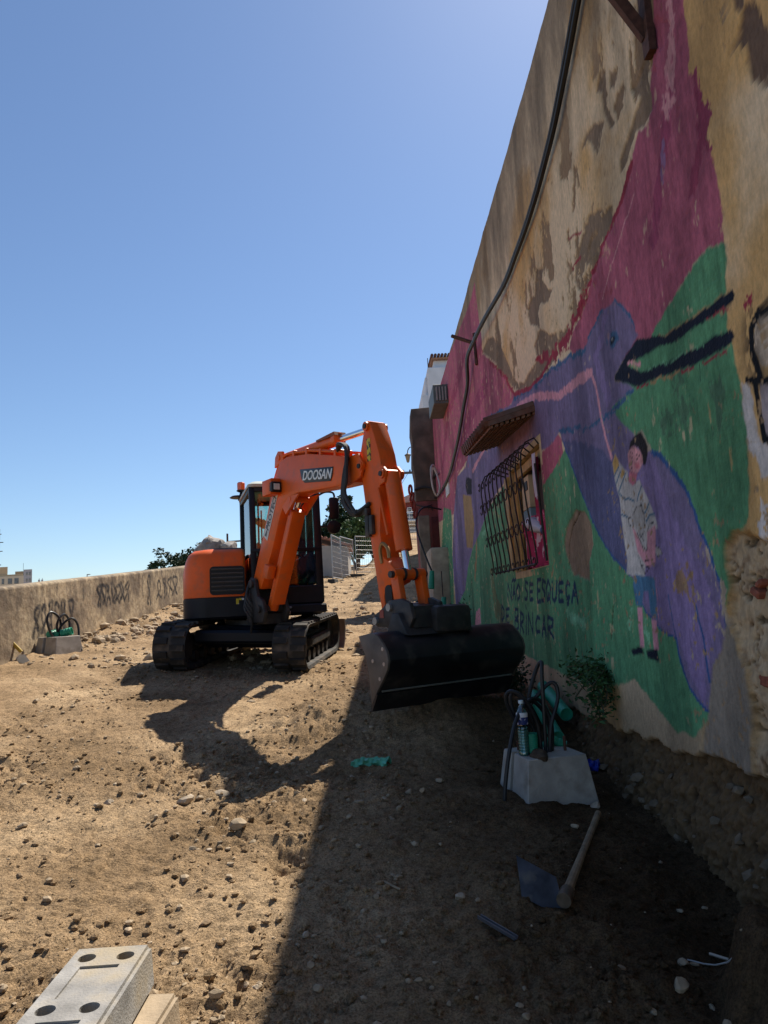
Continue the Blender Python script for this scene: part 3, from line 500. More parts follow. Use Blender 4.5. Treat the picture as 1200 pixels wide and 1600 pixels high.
ROCKS = [(-0.81,4.1,0.103),(-1.04,4.66,0.092),(-1.22,4.53,0.098),(-1.15,4.57,0.049),(0.3,3.3,0.054),(1.25,4.45,0.072),(0.84,2.85,0.077),(1.01,2.72,0.059),(1.09,2.89,0.042),(1.14,2.91,0.031),(-0.78,3.16,0.057),(-0.91,3.14,0.028),(-1.74,3.55,0.038),(-3.0,8.35,0.06),(-3.37,7.12,0.077),(-1.3,7.25,0.078),(-0.5,4.49,0.049),(-0.17,4.42,0.056),(0.14,4.66,0.059),(0.22,4.55,0.049),(0.35,4.85,0.061),(-0.02,4.5,0.049),(-0.35,3.04,0.033),(-0.31,2.82,0.036),(-0.28,2.71,0.039),(-0.22,3.15,0.028),(-0.42,3.47,0.031),(-1.01,3.85,0.042),(-0.93,3.88,0.035),(-1.52,3.92,0.032),(-2.01,4.12,0.052),(-1.67,4.47,0.056),(-1.72,4.41,0.048),(-1.27,4.27,0.038),(-0.22,4.2,0.038),(0.42,2.66,0.034),(0.43,2.58,0.033),(0.18,2.66,0.024),(0.87,2.61,0.033),(1.09,2.66,0.029),(0.28,2.68,0.024),(0.08,2.76,0.03),(-0.04,3.01,0.027),(-0.49,2.69,0.029),(-0.54,2.77,0.03),(1.26,3.32,0.03),(1.41,3.41,0.028),(1.02,4.08,0.044),(1.36,3.77,0.027),(0.26,3.83,0.028),(-0.16,3.83,0.035),(-0.29,3.9,0.035)]
# ---------------------------------------------------------------- mural building
WX = 1.64
PAL = dict(bare=(150, 122, 92), brown=(120, 92, 70), pink=(166, 76, 98), rose=(150, 55, 88), magenta=(150, 52, 82), palepink=(196, 128, 132), lilac=(140, 95, 135),
 green=(72, 134, 88), dkgreen=(70, 110, 78), olive=(100, 112, 66), ltgreen=(100, 164, 118), purple=(112, 96, 130), indigo=(84, 82, 118), violet=(124, 102, 146), teal=(52, 88, 124),
 blue=(40, 78, 132), ochrestain=(138, 104, 78), ochre=(186, 146, 88), cream=(206, 180, 150), navy=(28, 34, 52), white=(216, 204, 196), red=(146, 34, 54), limb=(200, 130, 142),
 dark=(48, 44, 50), brownline=(84, 54, 38), skin=(198, 128, 132), hair=(48, 38, 38), blush=(190, 92, 104), neck=(190, 96, 110), gold=(188, 142, 60), stripe=(58, 100, 124), babygrey=(200, 188, 178),
 shorts=(60, 106, 138), peel=(164, 132, 100), txt=(34, 66, 96), greylilac=(148, 132, 132), spray=(60, 50, 42), black=(24, 22, 24), cement=(158, 142, 122))
DARKS = ('navy', 'black', 'spray', 'dark', 'hair', 'bare', 'brown', 'peel', 'cement', 'brownline', 'cream', 'white', 'babygrey', 'txt', 'ochre')
def in_poly(y, z, pts):
    r = np.zeros(y.shape, bool); n = len(pts)
    for i in range(n):
        y1, z1 = pts[i]; y2, z2 = pts[(i + 1) % n]
        if z1 == z2: continue
        c = ((z1 > z) != (z2 > z)) & (y < (y2 - y1) * (z - z1) / (z2 - z1) + y1)
        r ^= c
    return r
def seg_dist(y, z, pts):
    d = np.full(y.shape, 1e9)
    for (a, b), (c, e) in zip(pts[:-1], pts[1:]):
        vy, vz = c - a, e - b; l = vy * vy + vz * vz + 1e-9
        t = np.clip(((y - a) * vy + (z - b) * vz) / l, 0, 1)
        d = np.minimum(d, np.hypot(y - a - t * vy, z - b - t * vz))
    return d
def wall_arrays():
    off = np.concatenate([np.arange(94, 335, .62), np.arange(335, 655, 1.1)]); yc = (WX * 1110 / off)
    yc = np.concatenate([[17.45], yc, np.linspace(2.70, 1.9, 40), np.linspace(1.7, -3, 14)])
    zr = np.concatenate([np.arange(-1.75, 3.0, .0125), np.arange(3.0, 4.83, .017), [4.83]])
    Y, Z = np.meshgrid(yc, zr)
    shp = Y.shape; y = Y.ravel(); z = Z.ravel()
    # base plaster, stains
    n1 = fbm(y, z, .9, 5, 101); n2 = fbm(y, z * .35, .12, 4, 111); n3 = fbm(y, z, .05, 3, 121)
    cream = np.array(s2l((236, 208, 170))); och = np.array(s2l((218, 174, 114))); dirt = np.array(s2l((132, 114, 92)))
    w = sstep(.38, .62, n1 + .25 * sstep(3.4, 3.0, y) - .1 * sstep(3, 5, y))[:, None]
    col = cream * (1 - w) + och * w
    st = sstep(3.1, 4.8, z + 1.2 * (n2 - .5) + .5 * (n1 - .5)) * (1 - sstep(3.9, 3.0, y) * .7)
    col = col * (1 - .8 * st[:, None]) + dirt * .8 * st[:, None]
    fl = sstep(.600, .612, fbm(y, z * .55, .42, 7, 105, .66)) * sstep(1.5, 2.2, z) * (1 - sstep(3.3, 4.2, z)) * sstep(3.0, 3.6, y) * (1 - sstep(8, 10, y))
    col = col * (1 - fl[:, None]) + np.array(s2l((158, 130, 100))) * fl[:, None]
    disp = -.009 * fl + .004 * (n1 - .5) * 4 + .003 * (n3 - .5)
    fade = np.zeros(len(y))
    low = 1 - sstep(-.95, -.25, z + .5 * (n1 - .5))     # bare damp plaster near the foot
    col = col * (1 - .7 * low[:, None]) + np.array(s2l((150, 130, 104))) * .7 * low[:, None]
    jy = (fbm(y, z, .10, 5, 131, .72) - .5); jz = (fbm(y, z, .10, 5, 141, .72) - .5)
    wearn = fbm(y, z * .6, .07, 4, 151, .62); streak = fbm(y, z * .12, .035, 3, 161)
    for kind, c, pts, wd, jit, wear in MURAL:
        P = np.array(pts); m = .03 * jit + wd + .03
        sel = np.where((y > P[:, 0].min() - m) & (y < P[:, 0].max() + m) & (z > P[:, 1].min() - m) & (z < P[:, 1].max() + m))[0]
        if not len(sel): continue
        yy = y[sel] + jy[sel] * .06 * jit; zz = z[sel] + jz[sel] * .06 * jit
        if kind == 'P':
            dd_ = seg_dist(yy, zz, list(pts) + [pts[0]]); a = sstep(-.009, .009, np.where(in_poly(yy, zz, pts), dd_, -dd_))
        else:
            d = seg_dist(yy, zz, pts)
            if c == 'spray': a = np.clip(1 - d / (wd * 2.2), 0, 1) ** 1.5 * (wearn[sel] > .42)
            else: a = 1 - sstep(wd * .5 - .0035, wd * .5 + .0035, d)
        wf = sstep(.78 - .36 * wear, .84 - .32 * wear, wearn[sel] * .8 + streak[sel] * .2)
        a = a * (1 - wf * min(1, wear * 2.))
        rgb = np.array(s2l(PAL[c])); lum = rgb @ np.array((.25, .6, .15)); rgb = (lum + (rgb - lum) * .82) * (1.6 if c not in DARKS else 1.)
        tone = .74 + .40 * streak[sel] + .55 * (n1[sel] - .5) + .30 * (n3[sel] - .5)
        if c in ('bare', 'brown', 'peel'):
            disp[sel] -= .010 * a; tone = .9 + .2 * n3[sel]
        elif c == 'cement': disp[sel] -= .006 * a; tone = .85 + .35 * n1[sel]
        elif c == 'brownline': disp[sel] -= .014 * a
        col[sel] = col[sel] * (1 - a[:, None]) + rgb * tone[:, None] * a[:, None]
    # scuffs and small chips all over
    chip = sstep(.735, .75, fbm(y, z, .045, 3, 171, .6)) * sstep(.45, .6, n1)
    col = col * (1 - chip[:, None]) + np.array(s2l((176, 146, 112))) * chip[:, None]; disp -= .004 * chip
    grime = (1 - .35 * sstep(.45, .75, fbm(y, z * .25, .35, 4, 181)))
    col = col * grime[:, None]
    # exposed rubble core at the near end and crumbling foot below the plaster
    rj = .05
    yr_, zr_ = y + jy * rj, z + jz * rj; near_r = np.where((y < 4.2) & (z < .6))[0]; rua = np.zeros(len(y)); dr_ = seg_dist(yr_[near_r], zr_[near_r], list(RUBBLE) + [RUBBLE[0]])
    rua[near_r] = sstep(-.012, .022, np.where(in_poly(yr_[near_r], zr_[near_r], RUBBLE), dr_, -dr_)); ru = rua > .5
    bz = np.interp(y, [p[0] for p in BASE[::-1]], [p[1] for p in BASE[::-1]])
    ft = (z < bz + .10 * (fbm(y, z * 0, .22, 4, 191) - .5)) | (ru & (z < -.9))
    k1 = .5 * fbm(y, z * 1.6, .13, 5, 201, .65) + .5 * (1 - np.abs(2 * fbm(y, z * 1.5, .10, 4, 205, .6) - 1)); k2 = fbm(y, z, .04, 4, 211, .7)
    k3 = vnoise(y / .022, z / .018, 215); crk = sstep(.93, .98, 1 - np.abs(2 * fbm(y, z * 2.2, .22, 4, 217, .55) - 1))
    stone = np.array(s2l((186, 162, 130))); mort = np.array(s2l((134, 108, 82)))
    kk = sstep(.35, .62, k1)[:, None]
    rc = (mort * (1 - kk) + stone * kk) * (.7 + .6 * k2[:, None])
    rc = rc * (1 - .75 * crk[:, None]); col = col * (1 - rua[:, None]) + rc * rua[:, None]; kd = fbm(y, z * 1.5, .14, 3, 219, .45); disp = disp * (1 - rua) + rua * (-.034 + .05 * (kd - .5) - .018 * crk)
    ec = (np.array(s2l((70, 54, 38))) * (1 - kk) + np.array(s2l((112, 90, 64))) * kk) * (.35 + .6 * k2[:, None] + .25 * k3[:, None])
    col[ft] = ec[ft]; disp[ft] = -.05 + .07 * (k1[ft] - .6) + .05 * (k2[ft] - .5) + .012 * (k3[ft] - .5) + .12 * sstep(-.85, -1.3, z[ft])
    X = WX - disp; X = X.reshape(shp)
    Zt = Z.copy(); Zt[-1] += .05 * (fbm(yc, yc * 0, .6, 4, 221) - .5); Yt = Y
    return X, Yt, Zt, col, shp
X, Y, Z, wcol, wshp = wall_arrays()
WIN = (6.70, 8.30, .31, 1.52)
yc = (Y[:-1, :-1] + Y[1:, 1:]) / 2; zc = (Z[:-1, :-1] + Z[1:, 1:]) / 2
keep = ~((yc > WIN[0]) & (yc < WIN[1]) & (zc > WIN[2]) & (zc < WIN[3]))
wme = grid_mesh('mural_wall', X - WX, Y, Z, keep)
set_col(wme, 'paint', wcol)
def wall_mat():
    m = bpy.data.materials.new('painted_plaster'); m.use_nodes = True; t = m.node_tree; N = t.nodes; L = t.links
    b = N['Principled BSDF']; b.inputs['Roughness'].default_value = .88; b.inputs['Specular IOR Level'].default_value = .2
    at = N.new('ShaderNodeAttribute'); at.attribute_name = 'paint'
    tc = N.new('ShaderNodeTexCoord')
    n = N.new('ShaderNodeTexNoise'); n.inputs['Scale'].default_value = 34; n.inputs['Detail'].default_value = 7; n.inputs['Roughness'].default_value = .7
    mp = N.new('ShaderNodeMapping'); mp.inputs['Scale'].default_value = (1, 1, .45); L.new(tc.outputs['Object'], mp.inputs[0]); L.new(mp.outputs[0], n.inputs['Vector'])
    r = N.new('ShaderNodeValToRGB'); r.color_ramp.elements[0].position = .3; r.color_ramp.elements[1].position = .7
    r.color_ramp.elements[0].color = (.72, .72, .72, 1); r.color_ramp.elements[1].color = (1.18, 1.16, 1.14, 1); L.new(n.outputs[0], r.inputs[0])
    mx = N.new('ShaderNodeMix'); mx.data_type = 'RGBA'; mx.blend_type = 'MULTIPLY'; mx.inputs[0].default_value = 1
    L.new(at.outputs[0], mx.inputs[6]); L.new(r.outputs[0], mx.inputs[7]); L.new(mx.outputs[2], b.inputs['Base Color'])
    n3 = N.new('ShaderNodeTexNoise'); n3.inputs['Scale'].default_value = 55; n3.inputs['Detail'].default_value = 7; L.new(tc.outputs['Object'], n3.inputs['Vector'])
    bp = N.new('ShaderNodeBump'); bp.inputs['Distance'].default_value = .006; L.new(n3.outputs[0], bp.inputs['Height']); L.new(bp.outputs[0], b.inputs['Normal'])
    return m
WMAT = wall_mat()
PLASTER = mat('bare_plaster', (.42, .34, .25), .9, var=.25, vs=5, bump=.006, bs=50)
WOODY = mat('yellow_paint', (.46, .30, .10), .7, var=.25, vs=9, col2=(.2, .14, .08), c2t=(.58, .7))
IRON = mat('rusty_iron', (.035, .026, .024), .7, .3, var=.4, vs=30)
RUST = mat('rust', (.10, .045, .03), .8, .2, var=.4, vs=25)
house = empty('mural_building', (WX, 8, 0), 'tall old building with a peeling pink, green and purple bird mural', 'building')
wall_o = link('wall', wme, WMAT, house, (WX, 0, 0))
b = MB()
b.box((WX + .012, 9), (17.42, 17.7), (-1.7, 4.82)); b.box((8.7, 9), (-3, 17.4), (-1.7, 4.82)); b.box((WX + .05, 8.7), (-3.3, -3.02), (-1.7, 4.82))
b.build('rear_wall', PLASTER, house)
MB().box((WX + .06, 8.68), (-3, 17.4), (4.5, 4.78)).build('roof', mat('roof_concrete', (.3, .28, .25), .9), house)
# the near strip between wall sheet and building: jambs of the window
b = MB()
y0, y1, z0, z1 = WIN; d0, d1 = WX - .004, WX + .26
b.box((d0 + .004, d1), (y0 - .06, y0 + .012), (z0 - .06, z1 + .06)); b.box((d0 + .004, d1), (y1 - .012, y1 + .06), (z0 - .06, z1 + .06))
b.box((d0 + .002, d1), (y0 + .012, y1 - .012), (z0 - .06, z0 + .012)); b.box((d0 + .002, d1), (y0 + .012, y1 - .012), (z1 - .012, z1 + .06))
win = b.build('window', mat('window_reveal', (.5, .38, .2), .85, var=.3, vs=8), house)
# things seen in the opening
MB().box((WX + .05, WX + .09), (8.17, 8.26), (.33, 1.5)).build('frame_post', WOODY, win)
MB().box((WX + .05, WX + .09), (6.78, 8.16), (1.40, 1.49)).build('frame_head', WOODY, win)
MB().box((WX + .20, WX + .24), (6.72, 8.27), (.33, 1.39)).build('shutter', mat('dark_shutter', (.05, .035, .03), .8), win)
MB().box((WX - .03, WX + .02), (8.31, 8.50), (.36, 1.46)).build('yellow_board', WOODY, win)
MB().box((WX + .10, WX + .18), (7.75, 8.12), (1.02, 1.38)).build('cream_board', mat('cream_board', (.62, .52, .33), .8), win)
MB().box((WX + .09, WX + .1), (7.8, 7.92), (1.22, 1.32)).build('dark_label', mat('dark_label', (.03, .025, .025), .6), win)
MB().box((WX + .10, WX + .17), (7.75, 8.12), (.86, 1.01)).build('blue_board', mat('blue_board', (.18, .30, .36), .8), win)
MB().box((WX + .10, WX + .17), (7.75, 8.12), (.36, .85)).build('speckled_board', mat('speckled', (.55, .48, .40), .8, col2=(.1, .08, .07), c2t=(.6, .63), c2s=25), win)
def cloth(y0, y1, z0, z1, x, amp, nfold, seed, pinch=0):
    r = random.Random(seed); nu, nv = 40, 24; ph = [r.uniform(0, 6) for _ in range(4)]; V = []; Fc = []
    for j in range(nv + 1):
        v = j / nv
        for i in range(nu + 1):
            u = i / nu; k = 1 - pinch * math.sin(v * math.pi) ** 2
            yy = (y0 + y1) / 2 + (u - .5) * (y1 - y0) * k
            xx = x + amp * (math.sin(u * nfold * 6.28 + ph[0] + 1.3 * math.sin(v * 3 + ph[1])) + .5 * math.sin(u * nfold * 13 + ph[2] + v * 4))
            V.append((xx, yy, z0 + (z1 - z0) * v + .02 * math.sin(u * 20 + ph[3]) * (1 - v)))
    for j in range(nv):
        for i in range(nu): a = j * (nu + 1) + i; Fc.append((a, a + 1, a + nu + 2, a + nu + 1))
    return MB().add(V, Fc)
PINKC = mat('pink_cloth', (.38, .03, .10), .8, var=.35, vs=9, col2=(.6, .45, .5), c2t=(.56, .6), c2s=7)
cloth(6.95, 7.15, .62, 1.42, WX + .02, .015, 2, 4, .2).build('pink_curtain', mat('wine_cloth', (.30, .015, .06), .8, var=.3, vs=6), win)
cloth(6.78, 7.75, .34, .86, WX + .03, .03, 4, 5).build('patterned_cloth', PINKC, win)
cloth(6.88, 7.0, 1.0, 1.45, WX - .01, .008, 1, 6).build('white_curtain', mat('pale_cloth', (.55, .52, .6), .8), win)
MB().lathe([(.02, 0), (.06, .03), (.075, .12), (.06, .26), (.035, .33), (.034, .37)], (WX - .03, 7.28, .80), (.15, -1, -.35), 14).build('white_bag', mat('pale_plastic', (.5, .52, .58), .4), win)
MB().lathe([(.035, .0), (.04, .02), (.04, .05), (.02, .06)], (WX + .024, 6.935, .675), (.15, -1, -.35), 12).build('blue_cap', mat('blue_cap', (.02, .03, .12), .4), win)
# wrought iron belly grille
gr = MB().tube([(WX - .02, 6.70, .36), (WX - .06, 6.70, 1.30)], .012, 6).tube([(WX - .12, 6.72, .335), (WX - .20, 8.52, .335)], .012, 6).build('window_grille', IRON, house)
for i in range(10):
    u = i / 9; yy = 6.74 + u * 1.80; o = WX - .10 - .12 * u
    top = [(WX + .0, yy, 1.50), (o + .06, yy, 1.56), (o - .03, yy, 1.52), (o - .08, yy, 1.42), (o - .09, yy, 1.30)]
    MB().tube(top + [(o - .06, yy, .9), (o - .01, yy, .5), (o, yy, .34)], .0085, 6).build('bar', IRON, gr)
    for zc2, rr in ((.36, .055), (.72, .07), (1.12, .075), (1.40, .06)):
        oo = o - .09 * min(1, (zc2 - .3) / .9) - .005
        ring = [(oo, yy + .09 + rr * math.cos(a), zc2 + rr * .8 * math.sin(a)) for a in [k * 6.28 / 14 * .86 + .5 for k in range(15)]]
        MB().tube(ring, .006, 5).build('scroll', IRON, gr)
# small tiled canopy over the window
cq = [Vector((WX + .02, 6.75, 1.84)), Vector((1.2, 6.9, 1.74)), Vector((1.2, 8.9, 1.88)), Vector((WX + .02, 8.9, 2.0))]
TILE = mat('old_tile', (.13, .055, .035), .85, var=.4, vs=12, col2=(.12, .09, .07), c2t=(.5, .65))
def cp(u, v): return (cq[0] * (1 - u) + cq[3] * u) * (1 - v) + (cq[1] * (1 - u) + cq[2] * u) * v
b = MB(); up = Vector((0, 0, .05))
c4 = [cp(0, 0), cp(0, 1), cp(1, 1), cp(1, 0)]
b.add([p for p in c4] + [p + up for p in c4], [(0, 1, 2, 3), (7, 6, 5, 4), (0, 4, 5, 1), (1, 5, 6, 2), (2, 6, 7, 3), (3, 7, 4, 0)])
cano = b.build('canopy', TILE, house)
for i in range(13):
    u = (i + .5) / 13; a, c = cp(u, -.0), cp(u, 1.06); MB().tube([a + Vector((0, 0, .055)), c + Vector((0, 0, .05))], .062, 8).build('tile', TILE, cano)
for i in range(9):
    v = (i + .5) / 9; a, c = cp(.01, v), cp(.99, v); MB().box((0, 1), (-.016, .016), (-.03, 0), frame(a, (c - a), (cp(.01, v + .1) - a).normalized())).build('batten', mat('canopy_wood', (.16, .085, .05), .85, var=.4, vs=14), cano)
# vent box, plate, brackets, buttress
b = MB().box((1.34, WX), (13.9, 15.1), (4.02, 4.42), bev=.01)
vb = b.build('vent_box', mat('grey_metal', (.13, .14, .13), .6, .2, var=.2), house)
for i in range(4): MB().box((1.34 + .06 * i + .05, 1.34 + .06 * i + .08), (13.86, 13.895), (4.08, 4.36)).build('louvre', mat('grey_light', (.3, .3, .28), .6), vb)
MB().box((WX - .03, WX + .01), (14.7, 15.3), (2.3, 2.62), bev=.005).build('meter_plate', mat('off_white', (.6, .58, .55), .5), house)
MB().box((1.24, WX + .02), (15.9, 17.4), (-.9, 1.28), bev=.05, seg=2).build('buttress', PLASTER, house)
MB().tube([(1.33, 10.3, 4.02), (1.66, 10.05, 3.78)], .03, 6).tube([(1.63, 10.06, 3.95), (1.63, 10.0, 3.45)], .03, 6).build('cable_bracket', RUST, house)
b = MB(); b.box((-.022, .022), (0, .62), (-.03, .03), frame((1.63, 3.5, 3.02), Vector((.07, 1, .05)).normalized(), Vector((-.48, -.02, .8)).normalized(), Vector((.8, -.05, .48)).normalized()))
b.box((WX - .03, WX + .01), (3.44, 3.52), (2.9, 3.35)); b.build('iron_bracket', RUST, house)
# loose bricks in the broken corner
BR = mat('old_brick', (.30, .09, .05), .9, var=.35, vs=20, bump=.004, bs=60)
for (yy, zz, l, h, dx, rz) in ((3.22, -.40, .20, .055, .0, .04), (3.0, -.41, .14, .05, -.01, -.1), (3.12, -.02, .07, .035, .02, .5), (3.08, .02, .05, .03, .02, -.4), (3.08, -.60, .16, .055, -.03, .0), (2.95, -.72, .2, .06, -.02, .05), (3.02, -.15, .15, .05, -.03, -.06)):
    M = Matrix.Translation((WX + .088 - dx, yy, zz)) @ Matrix.Rotation(rz, 4, 'X')
    MB().box((-.06, .06), (-l / 2, l / 2), (-h / 2, h / 2), M, bev=.008).build('brick', BR, wall_o)
# black cables hanging down the wall
CB = mat('black_cable', (.012, .012, .014), .45, var=.2)
pts = [(WX - .05 - (.06 if 9 < i < 13 else 0), p[0], p[1]) for i, p in enumerate(CABLE)]
def smooth_path(p, n=4):
    p = [Vector(q) for q in p]; out = []
    for i in range(len(p) - 1):
        a, b_, c, d = p[max(i - 1, 0)], p[i], p[i + 1], p[min(i + 2, len(p) - 1)]
        for k in range(n):
            t = k / n; out.append(.5 * ((2 * b_) + (c - a) * t + (2 * a - 5 * b_ + 4 * c - d) * t * t + (3 * b_ - a - 3 * c + d) * t ** 3))
    out.append(p[-1]); return out
sp = smooth_path(pts)
b = MB().tube(sp, .022, 8).tube([q + Vector((-.012, .03 + .02 * math.sin(i * .21), .012)) for i, q in enumerate(sp)], .02, 8)
cb = b.build('hanging_cable', CB); tag(cb, 'thick black cable pair sagging down the mural wall past an iron hook', 'cable')
lp = smooth_path([(1.52, 15.9, 2.95), (1.42, 15.7, 3.12), (1.34, 15.6, 3.0), (1.36, 15.6, 2.6), (1.45, 15.7, 2.42), (1.52, 15.6, 2.6), (1.48, 15.7, 2.9), (1.40, 15.7, 3.06), (1.36, 15.8, 2.85)])
tag(MB().tube(lp, .022, 6).build('cable_loop', mat('pale_cable', (.45, .43, .42), .5)), 'pale coiled cable loop at the foot of the hanging black cable', 'cable')
# ---------------------------------------------------------------- excavator
ORG = mat('orange_paint', (.78, .115, .008), .45, var=.08, vs=3, col2=(.52, .12, .04), c2t=(.52, .8), c2s=9, spec=.35)
NAVY = mat('dark_paint', (.009, .010, .016), .45, var=.3, vs=4, spec=.25)
RUB = mat('dusty_rubber', (.030, .028, .026), .85, var=.35, vs=6, col2=(.13, .10, .075), c2t=(.5, .75), c2s=7)
STEEL = mat('dark_steel', (.045, .043, .044), .55, .3, var=.4, vs=8, col2=(.10, .08, .065), c2t=(.56, .75), c2s=8)
CHROME = mat('chrome', (.8, .8, .82), .15, 1., var=.05)
HOSE = mat('hose', (.03, .03, .032), .6)
GREYP = mat('grey_plastic', (.10, .10, .11), .6, var=.2)
GLS = glass('cab_glass', (.72, .88, .85), .05)
C0 = Vector((-1.65, 9.7, -.61))
exc = empty('excavator', C0, 'orange and black mini excavator parked on the dirt with its boom out', 'excavator')
be = math.radians(16); Fv = Vector((math.sin(be), -math.cos(be), 0)); Lv = Vector((-Fv.y, Fv.x, 0))
# superstructure frame: local x = a (viewer right), y = b (forward), z absolute
S = frame((C0.x, C0.y, 0), Lv, Fv)
# ---- undercarriage
ua = math.radians(6.5); U1 = Vector((math.sin(ua), math.cos(ua), .05)).normalized(); U0 = Vector((math.cos(ua), -math.sin(ua), -.045)).normalized(); U2 = U0.cross(U1)
UM = frame(C0, U0, U1, U2)      # x across, y along (away from viewer), z up
def stadium(r, half, zc, n=10):
    p = []
    for i in range(n + 1): a = -math.pi / 2 - math.pi * i / n; p.append((-half + r * math.cos(a), zc + r * math.sin(a)))
    for i in range(n + 1): a = math.pi / 2 - math.pi * i / n; p.append((half + r * math.cos(a), zc + r * math.sin(a)))
    return p
LUG = None
for sx in (-1, 1):
    xc = sx * .725; hw = .2
    root = Vector(UM @ Vector((xc, 0, 0)))
    outp = stadium(.265, .95, .285); inp = stadium(.225, .95, .285); n = len(outp)
    V = []; Fc = []
    for (pp, xx) in ((outp, -hw), (outp, hw), (inp, hw - .01), (inp, -hw + .01)):
        V += [(xc + xx, u, w) for u, w in pp]
    for k in range(4):
        for i in range(n): j = (i + 1) % n; Fc.append((k * n + i, k * n + j, ((k + 1) % 4) * n + j, ((k + 1) % 4) * n + i))
    tr = MB().add(V, Fc, UM).build('track', RUB, exc, root)
    # tread lugs all round the belt
    per = 2 * 1.9 + 2 * math.pi * .265; NL = 34
    if LUG is None:
        LUG = {}
    for side in (-1, 1):
        if side not in LUG:
            b = MB(); b.prism([(-.19 if side < 0 else .015, -.0), (-.015 if side < 0 else .19, -.0), (-.02 if side < 0 else .185, .026), (-.185 if side < 0 else .02, .026)], -.038, .038, None)
            me = bpy.data.meshes.new('tread_lug'); me.from_pydata([tuple(v) for v in b.v], [], b.f); me.materials.append(RUB); LUG[side] = me
        for i in range(NL):
            s = per * (i + (.0 if side < 0 else .5)) / NL
            if s < 1.9: u, w, t = -.95 + s, .55, 0
            elif s < 1.9 + math.pi * .265: a = (s - 1.9) / .265; u, w, t = .95 + .265 * math.sin(a), .285 + .265 * math.cos(a), -a
            elif s < 3.8 + math.pi * .265: u, w, t = .95 - (s - 1.9 - math.pi * .265), .02, math.pi
            else: a = (s - 3.8 - math.pi * .265) / .265; u, w, t = -.95 - .265 * math.sin(a), .285 - .265 * math.cos(a), math.pi - a
            o = bpy.data.objects.new('tread_lug', LUG[side]); COL.objects.link(o); o.parent = tr
            mw = UM @ Matrix.Translation((xc, u, w)) @ Matrix.Rotation(t, 4, 'X')
            if t == math.pi: mw = mw @ Matrix.Rotation(math.pi, 4, 'Z') if False else mw
            o.matrix_basis = Matrix.Translation(-root) @ mw
    MB().box((xc - .07, xc + .07), (-.85, .85), (.17, .40), UM, bev=.02).box((xc - .15, xc + .15), (-.6, .7), (.25, .36), UM, bev=.02).build('track_frame', STEEL, exc)
    ax = UM.to_3x3() @ Vector((1, 0, 0))
    MB().lathe([(.08, -.12), (.2, -.12), (.2, -.06), (.12, -.05), (.12, .05), (.2, .06), (.2, .12), (.08, .12)], UM @ Vector((xc, -.95, .285)), ax, 20).build('sprocket', STEEL, exc)
    MB().lathe([(.06, -.10), (.215, -.10), (.215, -.05), (.17, -.04), (.17, .04), (.215, .05), (.215, .10), (.06, .10)], UM @ Vector((xc, .95, .285)), ax, 20).build('idler_wheel', STEEL, exc)
    for k in range(5):
        MB().lathe([(.03, -.12), (.075, -.12), (.075, -.05), (.06, -.04), (.06, .04), (.075, .05), (.075, .12), (.03, .12)], UM @ Vector((xc, -.6 + .3 * k, .135)), ax, 12).build('track_roller', STEEL, exc)
    MB().lathe([(.02, -.1), (.05, -.1), (.05, .1), (.02, .1)], UM @ Vector((xc, .1, .46)), ax, 10).build('carrier_roller', STEEL, exc)
MB().box((-.55, .55), (-.5, .5), (.22, .5), UM, bev=.05).box((-.6, .6), (-.75, -.45), (.3, .46), UM, bev=.03).build('car_body', NAVY, exc)
MB().lathe([(.40, .46), (.42, .46), (.42, .56), (.40, .56)], UM @ Vector((0, 0, 0)), U2, 28).build('slew_ring', STEEL, exc)
b = MB()
for i in range(9):
    a0 = -.9 + i * .2
    pass
prof = [(1.30, .02), (1.36, .02), (1.48, .12), (1.52, .30), (1.46, .44), (1.40, .45), (1.44, .30), (1.40, .14)]
b = MB(); k = len(prof)
b.prism([(w_u, w_z) for w_u, w_z in prof], -.97, .97, UM @ Matrix(((0, 1, 0, 0), (1, 0, 0, 0), (0, 0, 1, 0), (0, 0, 0, 1))))
bl = b.build('dozer_blade', mat('worn_brown_steel', (.16, .11, .085), .6, .3, var=.35, vs=5), exc)
for sx in (-.45, .45): MB().box((sx - .06, sx + .06), (.4, 1.40), (.16, .30), UM, bev=.01).build('blade_arm', NAVY, bl)
# ---- superstructure
def rrect(a0, a1, b0, b1, r00, r10, r11, r01, n=7):
    """rounded rect outline in (a,b): corners (a0,b0),(a1,b0),(a1,b1),(a0,b1)"""
    out = []
    for (cx, cy, r, s) in ((a0 + r00, b0 + r00, r00, math.pi), (a1 - r10, b0 + r10, r10, 1.5 * math.pi), (a1 - r11, b1 - r11, r11, 0), (a0 + r01, b1 - r01, r01, .5 * math.pi)):
        for i in range(n + 1): a = s + .5 * math.pi * i / n; out.append((cx + r * math.cos(a), cy + r * math.sin(a)))
    return out
def loft(b, rings, M=None):
    n = len(rings[0]); V = [p for r in rings for p in r]; Fc = []
    for k in range(len(rings) - 1):
        for i in range(n): j = (i + 1) % n; Fc.append((k * n + i, k * n + j, (k + 1) * n + j, (k + 1) * n + i))
    Fc.append(tuple(range(n - 1, -1, -1))); Fc.append(tuple((len(rings) - 1) * n + i for i in range(n)))
    b.add(V, Fc, M); return b
def ring(a0, a1, b0, b1, r, z): return [(x, y, z) for x, y in rrect(a0, a1, b0, b1, *r)]
R4 = (.34, .45, .10, .30)
